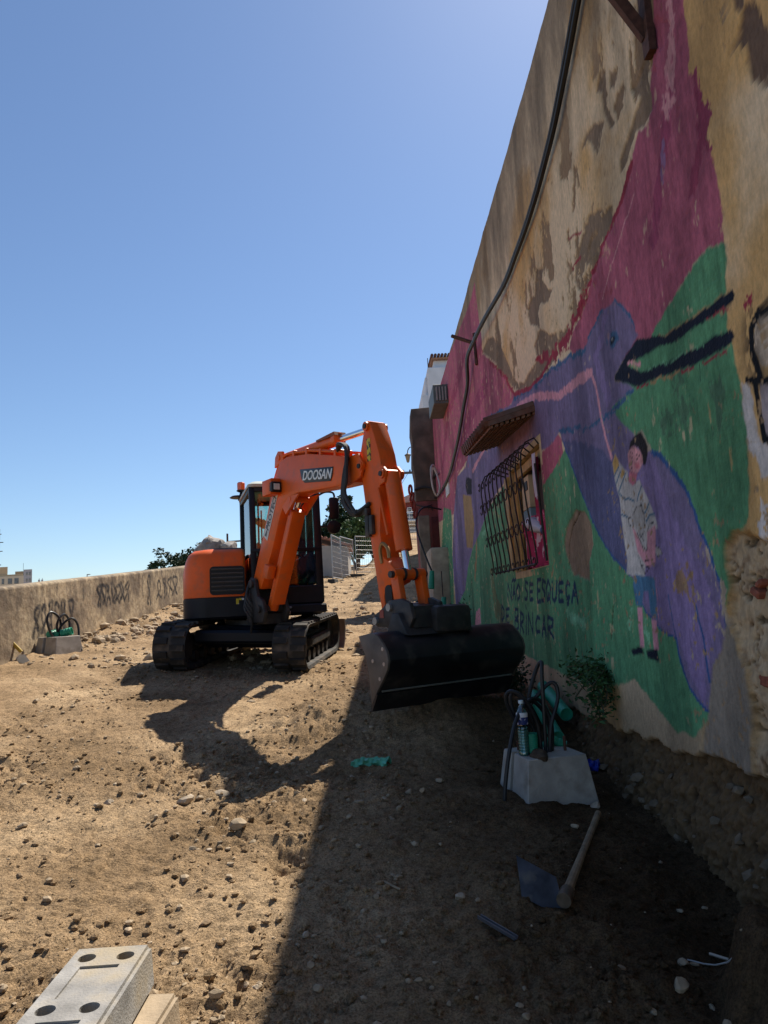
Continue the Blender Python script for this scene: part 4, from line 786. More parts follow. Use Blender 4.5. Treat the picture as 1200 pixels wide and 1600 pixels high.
# counterweight skirt wraps the back and right
b = MB(); loft(b, [ring(-.90, .80, -1.02, .52, (.55, .55, .06, .26), z) for z in (-.04,)] + [ring(-.93, .82, -1.06, .55, (.6, .6, .06, .28), z) for z in (-.01, .12, .13, .235)], S)
b.build('counterweight', NAVY, exc)
b = MB(); loft(b, [ring(-.925, -.165, -1.0, .545, (.5, .08, .05, .27), .24), ring(-.925, -.165, -1.0, .545, (.5, .08, .05, .27), .60), ring(-.90, -.165, -.97, .53, (.48, .08, .05, .26), .72), ring(-.865, -.168, -.93, .50, (.46, .08, .05, .25), .795), ring(-.80, -.175, -.86, .44, (.4, .08, .05, .22), .845), ring(-.70, -.19, -.76, .36, (.3, .08, .05, .18), .862)], S)
hood = b.build('engine_hood', ORG, exc, smooth=50)
b = MB(); loft(b, [ring(-.165, .78, -1.0, -.66, (.1, .45, .05, .05), .24), ring(-.165, .78, -1.0, -.66, (.1, .45, .05, .05), .75), ring(-.165, .74, -.94, -.68, (.1, .40, .05, .05), .84)], S)
b.build('rear_hood', ORG, exc, smooth=50)
b = MB(); loft(b, [ring(-.56, -.185, -.5, .40, (.03, .03, .03, .03), .845), ring(-.55, -.19, -.48, .39, (.03, .03, .03, .03), .872)], S); b.build('hood_step', mat('anti_slip_grey', (.12, .11, .12), .9, bump=.004, bs=200), hood)
def rr2(u0, u1, w0, w1, r, n=5):
    return [(x, y) for x, y in rrect(u0, u1, w0, w1, r, r, r, r, n)]
MB().prism(rr2(-.62, -.185, .265, .625, .05), .535, .556, S, ).build('grille_frame', mat('black_plastic', (.008, .008, .010), .5), hood)
for i in range(6):
    z = .305 + i * .054
    MB().prism([(0, 0), (.022, .016), (.022, .022), (0, .008)], -.60, -.205, S @ Matrix(((0, 1, 0, 0), (1, 0, 0, .552), (0, 0, 1, z), (0, 0, 0, 1)))).build('grille_slat', GREYP, hood)
MB().box((-.30, -.265), (.549, .556), (.14, .21), S).box((-.26, -.20), (.549, .556), (.19, .215), S).build('sticker', mat('yellow_sticker', (.55, .42, .03), .5, col2=(.7, .7, .7), c2t=(.5, .52), c2s=9), hood)
# floor deck and front skirt under cab
MB().box((-.15, .82), (-.66, .80), (-.02, .10), S, bev=.02).build('deck', NAVY, exc)
# cab
ca0, ca1, cb0, cb1 = -.12, .80, -.64, .76
cab = MB().box((ca0, ca1), (cb0, cb1), (.10, .34), S, bev=.02).build('cab', NAVY, exc)
def bar(p, q, w, t, name='cab_pillar', m=NAVY, parent=None):
    p = Vector(p); q = Vector(q); d = (q - p); L_ = d.length; d.normalize()
    x = Vector((1, 0, 0)); x = (x - d * x.dot(d)).normalized() if abs(d.x) < .9 else Vector((0, 1, 0)); y = d.cross(x)
    M = S @ Matrix(((x.x, y.x, d.x, p.x), (x.y, y.y, d.y, p.y), (x.z, y.z, d.z, p.z), (0, 0, 0, 1)))
    return MB().box((-w / 2, w / 2), (-t / 2, t / 2), (0, L_), M, bev=.012, seg=2).build(name, m, parent or cab)
zt = 1.62
for (a, bb, tb, w) in ((ca0 + .04, cb1 - .04, cb1 - .12, .075), (ca1 - .045, cb1 - .04, cb1 - .12, .09), (ca0 + .04, cb0 + .04, cb0 + .06, .08), (ca1 - .045, cb0 + .04, cb0 + .06, .08), (ca1 - .045, .05, .05, .06)):
    bar((a, bb, .3), (a, tb, zt), w, .07)
bar((ca0, cb1 - .055, .80), (ca1, cb1 - .055, .80), .05, .05, 'windscreen_rail')
for z, yy in ((1.60, cb1 - .12), (1.60, cb0 + .06)): bar((ca0, yy, z), (ca1, yy, z), .07, .07, 'cab_rail')
for a in (ca0 + .04, ca1 - .045): bar((a, cb0, 1.60), (a, cb1 - .1, 1.60), .07, .07, 'cab_rail'); bar((a, cb0, .78), (a, .1, .78), .05, .05, 'cab_rail')
b = MB(); loft(b, [ring(ca0 - .01, ca1 + .01, cb0 - .02, cb1 - .05, (.08,) * 4, 1.625), ring(ca0 - .01, ca1 + .01, cb0 - .02, cb1 - .04, (.08,) * 4, 1.66), ring(ca0 + .05, ca1 - .05, cb0 + .05, cb1 - .12, (.08,) * 4, 1.705)], S)
b.build('roof', mat('pale_roof', (.42, .45, .40), .5, var=.1), cab, smooth=50)
def pane(pts, name='window'):
    p = [Vector(q) for q in pts]; nrm = (p[1] - p[0]).cross(p[2] - p[0]).normalized() * .006
    MB().add(p + [q + nrm for q in p], [(0, 1, 2, 3), (7, 6, 5, 4), (0, 4, 5, 1), (1, 5, 6, 2), (2, 6, 7, 3), (3, 7, 4, 0)], S).build(name, GLS, cab)
pane([(ca0 + .06, cb1 - .065, .83), (ca1 - .08, cb1 - .065, .83), (ca1 - .08, cb1 - .125, 1.57), (ca0 + .06, cb1 - .125, 1.57)], 'windscreen')
pane([(ca0 + .06, cb1 - .03, .36), (ca1 - .08, cb1 - .03, .36), (ca1 - .08, cb1 - .055, .78), (ca0 + .06, cb1 - .055, .78)], 'lower_windscreen')
pane([(ca0 + .03, cb0 + .09, .36), (ca0 + .03, cb1 - .09, .36), (ca0 + .03, cb1 - .15, 1.57), (ca0 + .03, cb0 + .1, 1.57)], 'side_window')
pane([(ca1 - .03, cb0 + .09, .36), (ca1 - .03, cb1 - .09, .36), (ca1 - .03, cb1 - .15, 1.57), (ca1 - .03, cb0 + .1, 1.57)], 'door_window')
pane([(ca0 + .08, cb0 + .04, .86), (ca1 - .08, cb0 + .04, .86), (ca1 - .08, cb0 + .06, 1.57), (ca0 + .08, cb0 + .06, 1.57)], 'rear_window')
b = MB().box((.12, .58), (-.35, .15), (.45, .60), S, bev=.05, seg=2).box((.12, .58), (-.42, -.30), (.55, .98), S, bev=.05, seg=2).box((.25, .45), (-.42, -.34), (.98, 1.12), S, bev=.03, seg=2)
b.build('seat', mat('seat_fabric', (.02, .02, .022), .9), cab)
for a in (.04, .64): MB().box((a - .06, a + .06), (-.2, .25), (.45, .74), S, bev=.03).tube([S @ Vector((a, .2, .74)), S @ Vector((a, .24, .95))], .018, 8).build('control_lever', NAVY, cab)
MB().tube([S @ Vector((.02, .45, .8)), S @ Vector((.02, .45, 1.5))], .012, 6).tube([S @ Vector((.06, .45, .8)), S @ Vector((.06, .45, 1.35))], .01, 6).build('lever_rod', STEEL, cab)
MB().box((.30, .46), (.38, .42), (.5, .74), S, bev=.02).build('orange_reflection_box', ORG, cab)  # added box, stands in for the boom's orange reflection in the lower glass
MB().box((.33, .52), (.759, .764), (.045, .095), S).box((.54, .76), (.759, .764), (.045, .097), S).build('warning_sticker', mat('amber_sticker', (.40, .24, .02), .6, var=.4, vs=40), cab)
# hydraulics clutter in front, right of the kingpost
r2 = random.Random(5)
for i in range(7):
    y0_ = .80 + r2.uniform(-.02, .02); zz = .03 + .02 * i
    MB().tube(smooth_path([S @ Vector((.28, y0_ - .05, zz + .02)), S @ Vector((.2, y0_ + .08, zz + .05)), S @ Vector((.08, y0_ + .1, zz + .02 * r2.random())), S @ Vector((.02, y0_ + .02, zz - .02))]), .014, 6).build('hydraulic_hose', HOSE, exc)
MB().box((.22, .34), (.79, .86), (-.02, .02), S).box((.24, .36), (.79, .87), (.05, .075), S, bev=.01).build('valve_block', mat('bright_steel', (.35, .36, .36), .4, .6), exc)
# beacon, mirrors
bx = S @ Vector((-.08, -.52, 1.66))
MB().tube([bx + Vector((-.02, 0, -.02)), bx + Vector((-.02, 0, .10))], [.05, .018], 10).lathe([(.12, 0), (.13, .01), (.1, .03)], bx + Vector((-.06, 0, .015)), (0, 0, 1), 14).build('beacon_stalk', NAVY, cab)
MB().lathe([(.035, .10), (.065, .115), (.065, .13)], bx + Vector((-.02, 0, 0)), (0, 0, 1), 14).build('beacon_base', NAVY, cab)
MB().lathe([(.055, .13), (.056, .23), (.045, .245)], bx + Vector((-.02, 0, 0)), (0, 0, 1), 14).build('beacon_lens', mat('amber_lens', (.75, .10, .02), .25, var=.1, coat=.5), cab)
mp_ = [S @ Vector(q) for q in ((.80, .66, 1.52), (.86, .76, 1.54), (.95, .82, 1.52), (.97, .82, 1.45))]
MB().tube(smooth_path(mp_), .014, 6).build('mirror_arm', NAVY, cab)
MB().box((.89, 1.02), (.80, .86), (1.17, 1.46), S, bev=.03, seg=2).build('mirror', NAVY, cab)
MB().tube([S @ Vector((.80, .72, 1.09)), S @ Vector((.90, .80, 1.09))], .012, 6).lathe([(.03, -.05), (.088, -.02), (.088, .03), (.03, .05)], S @ Vector((.945, .81, 1.07)), Fv, 20).build('round_mirror', NAVY, cab)
# ---- boom group, in a vertical plane through the kingpost
th = math.radians(34); Bv = Vector((math.sin(th), -math.cos(th), 0)); Pv = Vector((-Bv.y, Bv.x, 0))
K = Vector((-1.31, 8.70, 0)); BM = frame(K, Bv, Pv)      # x = r, y = perp (away right), z absolute
BOOM = [(-0.195, 0.43), (-.17, .36), (-.10, .30), (0.0, .30), (0.059, 0.361), (0.349, 0.734), (0.56, 1.08), (0.66, 1.20), (0.785, 1.276), (1.037, 1.309), (1.496, 1.268), (1.8, 1.244), (2.204, 1.226), (2.292, 1.304), (2.312, 1.401), (2.224, 1.463), (1.827, 1.571), (1.289, 1.698), (0.789, 1.765), (0.623, 1.739), (0.477, 1.591), (0.379, 1.416), (0.096, 0.913)]
boom = MB().prism(BOOM, -.11, .11, BM, bev=.012).build('boom', ORG, exc)
# raised flange plates along the sides of the boom
b = MB()
for (p, q) in (((.30, .74), (.58, 1.14)), ((.08, .42), (.30, .74))): pass
b.prism([(2.12, 1.20), (2.36, 1.25), (2.42, 1.36), (2.34, 1.48), (2.16, 1.48)], -.135, -.112, BM).prism([(2.12, 1.20), (2.36, 1.25), (2.42, 1.36), (2.34, 1.48), (2.16, 1.48)], .112, .135, BM).build('boom_nose_plate', ORG, boom)
MB().prism([(.78, 1.10), (1.10, 1.29), (.86, 1.29), (.70, 1.20)], -.135, -.112, BM).prism([(.78, 1.10), (1.10, 1.29), (.86, 1.29), (.70, 1.20)], .112, .135, BM).build('cylinder_lug', ORG, boom)
def cyl(p, q, r, name, m, parent, n=16):
    p = Vector(p); q = Vector(q); MB().tube([BM @ p, BM @ q], r, n).build(name, m, parent)
def pin(r_, z_, h, rad, name='pin', m=STEEL, parent=None, p0=0):
    cyl((r_, p0 - h, z_), (r_, p0 + h, z_), rad, name, m, parent or boom, 12)
# boom cylinder in front of the boom
cyl((.10, 0, .06), (.72, 0, 1.10), .068, 'boom_cylinder', ORG, boom)
MB().prism([(.20, .10), (.26, .10), (.86, 1.12), (.80, 1.16)], -.085, .085, BM, bev=.01).build('cylinder_guard', ORG, boom)
MB().prism([(.22, .42), (.34, .40), (.42, .54), (.30, .58)], -.19, -.09, BM, bev=.01).build('hose_bracket', ORG, boom)
cyl((.70, 0, 1.06), (.88, 0, 1.28), .038, 'boom_cylinder_rod', CHROME, boom); pin(.88, 1.26, .14, .035, m=ORG)
# kingpost / swing bracket
b = MB().prism([(-.30, -.10), (.16, -.10), (.22, .02), (.16, .16), (.02, .22), (-.05, .42), (-.16, .45), (-.22, .36), (-.28, .2)], -.17, -.12, BM, bev=.008).prism([(-.30, -.10), (.16, -.10), (.22, .02), (.16, .16), (.02, .22), (-.05, .42), (-.16, .45), (-.22, .36), (-.28, .2)], .12, .17, BM, bev=.008)
b.prism([(-.32, -.12), (.10, -.12), (.10, .0), (-.32, .0)], -.12, .12, BM, bev=.01).prism([(-.33, -.13), (-.15, -.13), (-.15, .32), (-.33, .25)], -.12, .12, BM, bev=.01)
kp = b.build('swing_post', STEEL, exc)
MB().box((-.12, .24), (.52, 1.0), (-.12, .02), S, bev=.02).build('swing_mount', NAVY, exc)
pin(-.10, .37, .20, .05, parent=kp); pin(.10, .06, .20, .045, parent=kp)
for i in range(4):
    p0 = BM @ Vector((-.18, -.17 - .01 * i, .38 - .05 * i)); MB().tube(smooth_path([p0, p0 + Vector((-.03, -.05, -.15)), p0 + Vector((.05, -.06, -.30)), p0 + Vector((.02, .05, -.45))]), .016, 6).build('hydraulic_hose', HOSE, kp)
# arm cylinder on top of the boom
cyl((.55, 0, 1.80), (1.78, 0, 1.755), .062, 'arm_cylinder', ORG, boom); cyl((1.72, 0, 1.755), (2.42, 0, 1.72), .034, 'arm_cylinder_rod', CHROME, boom)
MB().lathe([(.07, 0), (.075, .01), (.075, .08), (.06, .09)], BM @ Vector((1.72, 0, 1.757)), Bv, 16).build('cylinder_gland', ORG, boom)
MB().prism([(.46, 1.70), (.70, 1.74), (.66, 1.86), (.56, 1.88), (.48, 1.82)], -.10, -.065, BM, bev=.006).prism([(.46, 1.70), (.70, 1.74), (.66, 1.86), (.56, 1.88), (.48, 1.82)], .065, .10, BM, bev=.006).build('cylinder_bracket', ORG, boom)
MB().prism([(1.42, 1.82), (1.80, 1.83), (1.82, 1.79), (1.42, 1.80)], -.07, .07, BM).build('cylinder_cover', mat('orange_dull', (.25, .06, .02), .6), boom); pin(.58, 1.80, .11, .035, m=ORG)
# hard lines along the top of the boom
for k in (-.085, -.05, .05, .085):
    MB().tube([BM @ Vector(q) for q in ((.36, k, 1.48), (.50, k, 1.66), (.63, k, 1.79), (.80, k, 1.805), (1.30, k, 1.735), (1.84, k, 1.61), (2.05, k, 1.56))], .016, 6).build('hydraulic_pipe', ORG, boom)
for r_ in (.95, 1.25, 1.55, 1.85):
    z_ = np.interp(r_, [.789, 1.289, 1.827, 2.2], [1.765, 1.698, 1.571, 1.47]); MB().box((r_ - .02, r_ + .02), (-.105, .105), (z_ - .01, z_ + .065), BM, bev=.005).build('pipe_clamp', ORG, boom)
# hoses from boom to arm
for k, (dz, dr) in enumerate(((0, 0), (.03, .05), (-.02, .09), (.05, .13))):
    off = -.13 - .018 * k
    MB().tube(smooth_path([BM @ Vector(q) for q in ((1.90, -.09, 1.60), (2.06, off, 1.63), (2.16 + dr * .3, off, 1.55), (2.10 + dr, off - .03, 1.30 - dz), (2.08 + dr, off - .04, 1.05 + dz), (2.22 + dr, off - .02, .90), (2.36, off, .90), (2.46, -.11, .98))]), .019, 7).build('hydraulic_hose', HOSE, boom)
MB().prism([(2.35, .88), (2.46, .86), (2.46, .93), (2.35, .95)], -.15, -.10, BM, bev=.005).prism([(2.40, .66), (2.46, .66), (2.46, .88), (2.40, .88)], -.14, -.10, BM, bev=.008).prism([(2.47, .68), (2.52, .68), (2.52, .86), (2.47, .86)], -.14, -.10, BM, bev=.008).build('hose_coupling', STEEL, boom)
# work lamp on the boom
MB().prism([(.40, 1.36), (.62, 1.36), (.64, 1.54), (.40, 1.54)], -.24, -.112, BM, bev=.01).build('lamp_bracket', ORG, boom)
MB().box((.59, .66), (-.24, -.115), (1.38, 1.50), BM, bev=.01).build('work_lamp', mat('black_plastic', (.01, .01, .01), .5), boom)
MB().box((.655, .668), (-.215, -.14), (1.405, 1.475), BM, bev=.003).build('lamp_lens', mat('lamp_lens', (.6, .6, .55), .15), boom)
# arm
ARM = [(2.418, 1.756), (2.46, 1.776), (2.50, 1.76), (2.57, 1.60), (2.635, 1.42), (2.667, 1.253), (2.62, 1.173), (2.61, 0.935), (2.58, 0.69), (2.616, 0.46), (2.712, 0.394), (2.79, 0.33), (2.80, .26), (2.76, 0.215), (2.664, 0.19), (2.60, 0.112), (2.60, -0.003), (2.66, -0.06), (2.63, -.12), (2.568, -0.09), (2.513, 0.128), (2.427, 0.596), (2.36, 0.97), (2.318, 1.256), (2.3, 1.448)]
arm = MB().prism(ARM, -.095, .095, BM, bev=.012).build('arm', ORG, exc)
MB().prism([(2.62, 1.12), (2.70, 1.14), (2.74, 1.24), (2.68, 1.30), (2.60, 1.28)], -.10, -.07, BM, bev=.006).prism([(2.62, 1.12), (2.70, 1.14), (2.74, 1.24), (2.68, 1.30), (2.60, 1.28)], .07, .10, BM, bev=.006).build('cylinder_ear', ORG, arm)

for r__, z__, h__ in ((2.68, 1.22, .12), (2.455, 1.72, .12), (2.36, 1.35, .145)): pin(r__, z__, h__, .045, 'pin_boss', ORG, arm); pin(r__, z__, h__ + .012, .024, 'pin', STEEL, arm)
cyl((2.69, 0, 1.22), (2.815, 0, .50), .078, 'bucket_cylinder', ORG, arm); cyl((2.79, 0, .64), (2.86, 0, .30), .036, 'bucket_cylinder_rod', CHROME, arm)
MB().tube([BM @ Vector((2.60, -.10, 1.10)), BM @ Vector((2.63, -.10, .98)), BM @ Vector((2.71, -.095, .65))], .016, 6).build('hydraulic_pipe', ORG, arm)
for i in range(4):
    c_ = Vector((2.80 + .018 * i, .12, 1.06 - .075 * i)); MB().tube([BM @ (c_ + Vector((.022 * math.cos(a), .01 * math.sin(a) * (i % 2), .045 * math.sin(a)))) for a in [k * 6.2832 / 10 for k in range(11)]], .011, 6).build('chain_link', mat('red_paint', (.22, .03, .02), .6), arm)
MB().prism([(2.44, 1.60), (2.50, 1.60), (2.50, 1.38), (2.44, 1.38)], -.0985, -.0955, BM).build('warning_sticker', mat('yellow_label', (.62, .47, .03), .5, col2=(.05, .04, .03), c2t=(.52, .56), c2s=30), arm)
MB().prism(rr2(2.62, 2.73, .02, .20, .05), -.099, -.0955, BM).build('arm_slot', NAVY, arm)
MB().tube(smooth_path([BM @ Vector(q) for q in ((2.60, -.10, .40), (2.585, -.105, .52), (2.63, -.105, .58), (2.70, -.10, .53), (2.72, -.10, .44))]), .018, 6).build('lifting_eye', mat('brass_worn', (.35, .2, .08), .5, .5), arm)
pin(2.855, .285, .165, .052, m=ORG, parent=arm); pin(2.855, .285, .20, .03, parent=arm)
for k_ in (-.06, .06): cyl((2.855, k_ - .012, .285), (2.855, k_ + .012, .285), .058, 'pin_collar', STEEL, arm)
for k in (-.13, .13): MB().prism([(2.80, .27), (2.91, .27), (2.97, -.05), (2.86, -.06)], k - .03, k + .03, BM, bev=.006).build('bucket_link', ORG, arm)
# coupler
b = MB()
cprof = [(2.56, -.06), (2.64, -.03), (2.80, .06), (2.98, .07), (3.10, .03), (3.14, -.10), (3.06, -.21), (2.86, -.23), (2.74, -.17), (2.60, -.17), (2.55, -.12)]
b.prism(cprof, -.19, -.145, BM, bev=.012).prism(cprof, .13, .175, BM, bev=.012).prism([(2.72, -.16), (2.92, .02), (3.08, .0), (3.10, -.18), (2.9, -.22)], -.15, .14, BM, bev=.02)
b.box((2.74, 3.16), (.05, .46), (-.24, .0), BM, bev=.05, seg=2).prism([(2.80, -.24), (3.12, -.24), (3.0, -.05), (2.9, -.05)], -.24, .50, BM, bev=.02)
bk = b.build('quick_coupler', STEEL, exc)
for r_, z_ in ((2.60, -.115), (2.82, .0)): pin(r_, z_, .215, .034, 'coupler_pin', mat('bright_steel', (.35, .36, .36), .4, .6), bk)
MB().box((2.66, 2.72), (-.196, -.191), (-.09, -.02), BM @ Matrix.Translation((0, 0, 0))).build('marker', mat('dull_red', (.3, .08, .06), .7), bk)
# ditching bucket
BK = mat('black_bucket', (.018, .018, .022), .42, .2, var=.4, vs=4, col2=(.075, .066, .06), c2t=(.54, .72), c2s=5)
p0, p1 = -.48, 1.02
back = [(2.79, -.235), (2.90, -.212), (2.98, -.20), (3.06, -.225), (3.13, -.285), (3.18, -.35), (3.20, -.42), (3.18, -.49), (3.13, -.555), (3.07, -.62), (3.00, -.695), (2.925, -.79)]
inn = [(r_ - .022 * (1 if i > 2 else .3), z_ - (.022 if i < 4 else 0) + (.012 if i > 8 else 0)) for i, (r_, z_) in enumerate(back)]
bucket = MB().prism(back + inn[::-1], p0, p1, BM).build('bucket', BK, exc, smooth=30)
endp = [(2.775, -.23)] + back[1:] + [(2.915, -.62), (2.90, -.50), (2.86, -.38)]
for k, s in ((p0, -1), (p1, 1)):
    MB().prism(endp, k - .004 + (0 if s > 0 else -.018), k + .004 + (.018 if s > 0 else 0), BM, bev=.003).build('bucket_side', mat('worn_side_plate', (.13, .11, .095), .55, .3, var=.4, vs=5), bucket)
MB().prism([(2.90, -.84), (2.93, -.84), (3.02, -.70), (2.99, -.68)], p0 - .02, p1 + .02, BM).build('cutting_edge', BK, bucket)
MB().tube([BM @ Vector((3.03, p0 + .02, -.675)), BM @ Vector((3.03, p1 - .02, -.675))], .008, 5).build('weld_seam', mat('bright_steel', (.35, .36, .36), .4, .6), bucket)
for r_, z_ in ((3.13, -.33), (3.14, -.45), (3.07, -.57), (2.98, -.43)): cyl((r_, p0 - .027, z_), (r_, p0 - .020, z_), .016, 'bolt_hole', mat('bolt_light', (.5, .38, .3), .6), bucket, 10)
# ---- lettering
def text(s, M, size, m, name, parent, shear=0., sx=1., ext=.002, align='CENTER'):
    cu = bpy.data.curves.new(name, 'FONT'); cu.body = s; cu.size = size; cu.extrude = ext; cu.shear = shear; cu.align_x = align; cu.align_y = 'CENTER'; cu.offset = size * .018
    ob = bpy.data.objects.new(name, cu); COL.objects.link(ob); dg = bpy.context.evaluated_depsgraph_get()
    me = bpy.data.meshes.new_from_object(ob.evaluated_get(dg)); bpy.data.objects.remove(ob)
    me.name = name; me.transform(M @ Matrix.Diagonal((sx, 1, 1, 1))); o0 = worldloc(parent); me.transform(Matrix.Translation(-o0)); me.materials.clear()
    return link(name, me, m, parent, o0)
badge = MB().prism([(1.12, 1.555), (1.83, 1.45), (1.81, 1.36), (1.77, 1.312), (1.22, 1.388), (1.155, 1.44)], -.119, -.112, BM, bev=.002).build('name_badge', mat('badge_slate', (.025, .03, .038), .45), boom)
ang = math.atan2(-.095, .67)
d = Vector((math.cos(ang), 0, math.sin(ang))); u = Vector((-math.sin(ang), 0, math.cos(ang)))
TM = BM @ Matrix(((d.x, u.x, 0, 1.487), (0, 0, -1, -.1205), (d.z, u.z, 0, 1.424), (0, 0, 0, 1)))
text('DOOSAN', TM, .142, mat('badge_white', (.78, .78, .76), .5), 'badge_lettering', badge, .25, 1.02)
MB().prism([(.575, 1.40), (.475, 1.44), (.135, .93), (.235, .86)], -.1145, -.112, BM).build('side_label', mat('label_white', (.62, .60, .57), .6), boom)
dd = Vector((.44, 0, .64)).normalized(); uu = Vector((-dd.z, 0, dd.x))
TM = BM @ Matrix(((dd.x, uu.x, 0, .385), (0, 0, -1, -.1165), (dd.z, uu.z, 0, 1.195), (0, 0, 0, 1)))
text('PROTECN', TM, .105, mat('label_grey', (.10, .10, .11), .6), 'side_lettering', boom, .0, 1.05)
MB().prism([(.17, .93), (.22, .91), (.26, 1.01)], -.1165, -.1146, BM).build('side_logo', mat('label_grey', (.1, .1, .11)), boom)
# ---------------------------------------------------------------- parapet on the left
def parapet():
    ysq = np.concatenate([np.arange(2, 9, .06), np.arange(9, 19, .025), np.arange(19, 22, .06), np.arange(22, 46, .3)]); n = len(ysq)
    zt = gh0(np.full(n, -4.75), ysq) - .13 * np.exp(-.73) * 0 + .93
    zt = -1.25 + .09 * (ysq - 4.3) + .345 + .95 + .02 * (fbm(ysq, ysq * 0, 2.2, 3, 301) - .5)
    zb = zt - 1.5
    vv = np.linspace(0, 1, 64)
    Yg, V = np.meshgrid(ysq, vv); Zg = zb[None] * (1 - V) + zt[None] * V
    Xg = -4.74 + .018 * (fbm(Yg, Zg, .35, 4, 311) - .5) + .016 * (fbm(Yg, Zg, .05, 4, 321, .8) - .5)
    # rounded coping rows, then top and back
    rows = [(Xg, Yg, Zg)]
    for dx, dz in ((-.03, .02), (-.16, .03), (-.33, .02), (-.36, -.02), (-.36, -1.5)):
        rows.append((np.full((1, n), -4.74 + dx) + .01 * (fbm(ysq, ysq * 0 + dx, .2, 3, 331)[None] - .5), ysq[None], zt[None] + dz))
    X = np.concatenate([r[0] for r in rows]); Y = np.concatenate([r[1] for r in rows]); Z = np.concatenate([r[2] for r in rows])
    me = grid_mesh('parapet_wall', X[:, ::-1], Y[:, ::-1], Z[:, ::-1])
    y = Y[:, ::-1].ravel(); z = Z[:, ::-1].ravel(); h = z - np.interp(y, ysq, zt)
    n1 = fbm(y, z, .35, 6, 341, .62); n2 = fbm(y, z * .4, .10, 5, 351, .62); n3 = fbm(y, z, .06, 3, 361, .6)
    a = np.array(s2l((178, 160, 132))); b = np.array(s2l((120, 106, 90))); c = np.array(s2l((78, 70, 64)))
    k = sstep(.25, .7, n1)[:, None]; col = a * k + b * (1 - k)
    dark = (sstep(-.75, -.05, h + .35 * (n2 - .5)) * sstep(.42, .62, n2) * .5)[:, None]; col = col * (1 - dark) + c * dark
    pit = sstep(.50, .64, n3)[:, None] * .45; col = col * (1 - pit) + b * .6 * pit
    col = col * (.8 + .4 * n3[:, None])
    # graffiti scribbles, as faded spray strokes
    G = []
    def scr(y0, h0, w, hh, seed, k):
        r = random.Random(seed)
        for i in range(k):
            x = y0 + w * (i + .2) / k; p = []
            for q in range(7): p.append((x + w / k * (.5 * math.sin(q * 1.9 + r.uniform(0, 2)) + .4), h0 - hh * (.5 + .5 * math.cos(q * 1.15 + r.uniform(-.4, .4)))))
            G.append(p)
    scr(9.9, -.28, 1.3, .45, 4, 6); scr(12.1, -.14, 1.6, .36, 9, 7); scr(15.4, -.2, 1.6, .4, 12, 4); scr(14.8, -.1, .2, .6, 2, 1)
    for p in G:
        d = seg_dist(y, h, [tuple(q) for q in smooth2(p)]); s = (1 - sstep(.022, .045, d)) * (.6 + .4 * sstep(.35, .6, n3)); s = s[:, None]
        col = col * (1 - s) + np.array(s2l((38, 35, 38))) * s
    for yy, h0, h1 in ((10.65, 0, -.2), (11.6, -.05, -.35), (14.55, -.05, -.5)):       # cracks
        d = np.abs(y - yy - .06 * (fbm(z, z * 0, .1, 3, 371) - .5)) ; s = ((d < .014) & (h < h0) & (h > h1))[:, None] * .7; col = col * (1 - s) + .02 * s
    set_col(me, 'paint', col); return me
def smooth2(p):
    q = smooth_path([(a, 0, b) for a, b in p], 3); return [(v.x, v.z) for v in q]
par = link('parapet_wall', parapet(), WMAT, None, (0, 0, 0)); tag(par, 'long low weathered parapet wall with faded black graffiti, left of the excavator', 'wall')

# ---------------------------------------------------------------- concrete lamp footings with conduits
CONC = mat('concrete', (.36, .33, .29), .9, var=.22, vs=6, bump=.004, bs=70, col2=(.24, .21, .175), c2t=(.52, .72), c2s=7)
GRN = mat('green_conduit', (.02, .26, .16), .5, var=.15, vs=20)
def footing(loc, rz, s, label):
    M = Matrix.Translation(loc) @ Matrix.Rotation(rz, 4, 'Z') @ Matrix.Diagonal((s, s, s, 1))
    root = empty('lamp_footing', loc, label, 'footing', 'concrete lamp footings')
    h = .27; B = .25; T = .195; b = MB()
    # frustum with a vertical groove on the left (-x) side
    bot = [(-B, -B), (B, -B), (B, B), (-B, B), (-B, .07), (-B + .05, .07), (-B + .05, .02), (-B, .02)]
    top = [(-T, -T), (T, -T), (T, T), (-T, T), (-T, .07), (-T + .05, .07), (-T + .05, .02), (-T, .02)]
    n = 8; V = [(x, y, -.12) for x, y in bot] + [(x, y, h) for x, y in top]
    fs = [(i, (i + 1) % n, n + (i + 1) % n, n + i) for i in range(n)] + [tuple(range(n - 1, -1, -1)), tuple(range(n, 2 * n))]
    bm = bmesh.new(); vs = [bm.verts.new(v) for v in V]; [bm.faces.new([vs[i] for i in f]) for f in fs]
    bmesh.ops.bevel(bm, geom=bm.edges[:], offset=.006, segments=1, affect='EDGES'); b.bm(bm, M); b.build('block', CONC, root)
    return root, M, h
fr, FM, fh = footing((1.02, 4.72, -1.235), math.radians(12), 1.0, 'grey concrete footing near the mural wall sprouting black cables, bottle on top')
def at(M, p): return M @ Vector(p)
def corr(M, p, q, r, n, name, parent, m=GRN):
    p = Vector(p); q = Vector(q); pr = []
    L_ = (q - p).length
    for i in range(n): h0 = L_ * i / n; pr += [(r, h0), (r, h0 + L_ * .5 / n), (r * .88, h0 + L_ * .6 / n), (r * .88, h0 + L_ * .9 / n)]
    b = MB().lathe([(r * .8, 0)] + pr + [(r, L_), (r * .82, L_), (r * .8, L_ * .4)], at(M, p), (M.to_3x3() @ (q - p)), 16); return b.build(name, m, parent)
corr(FM, (-.10, -.06, .20), (-.10, -.06, .40), .036, 16, 'conduit', fr)
corr(FM, (.02, .13, .24), (.12, .13, .31), .03, 3, 'conduit_stub', fr, GRN); corr(FM, (.12, .125, .31), (.20, .10, .27), .032, 2, 'conduit_stub', fr, GRN)
MB().tube([at(FM, (.13, -.04, .2)), at(FM, (.13, -.04, .36))], .01, 6).build('anchor_bolt', RUST, fr)
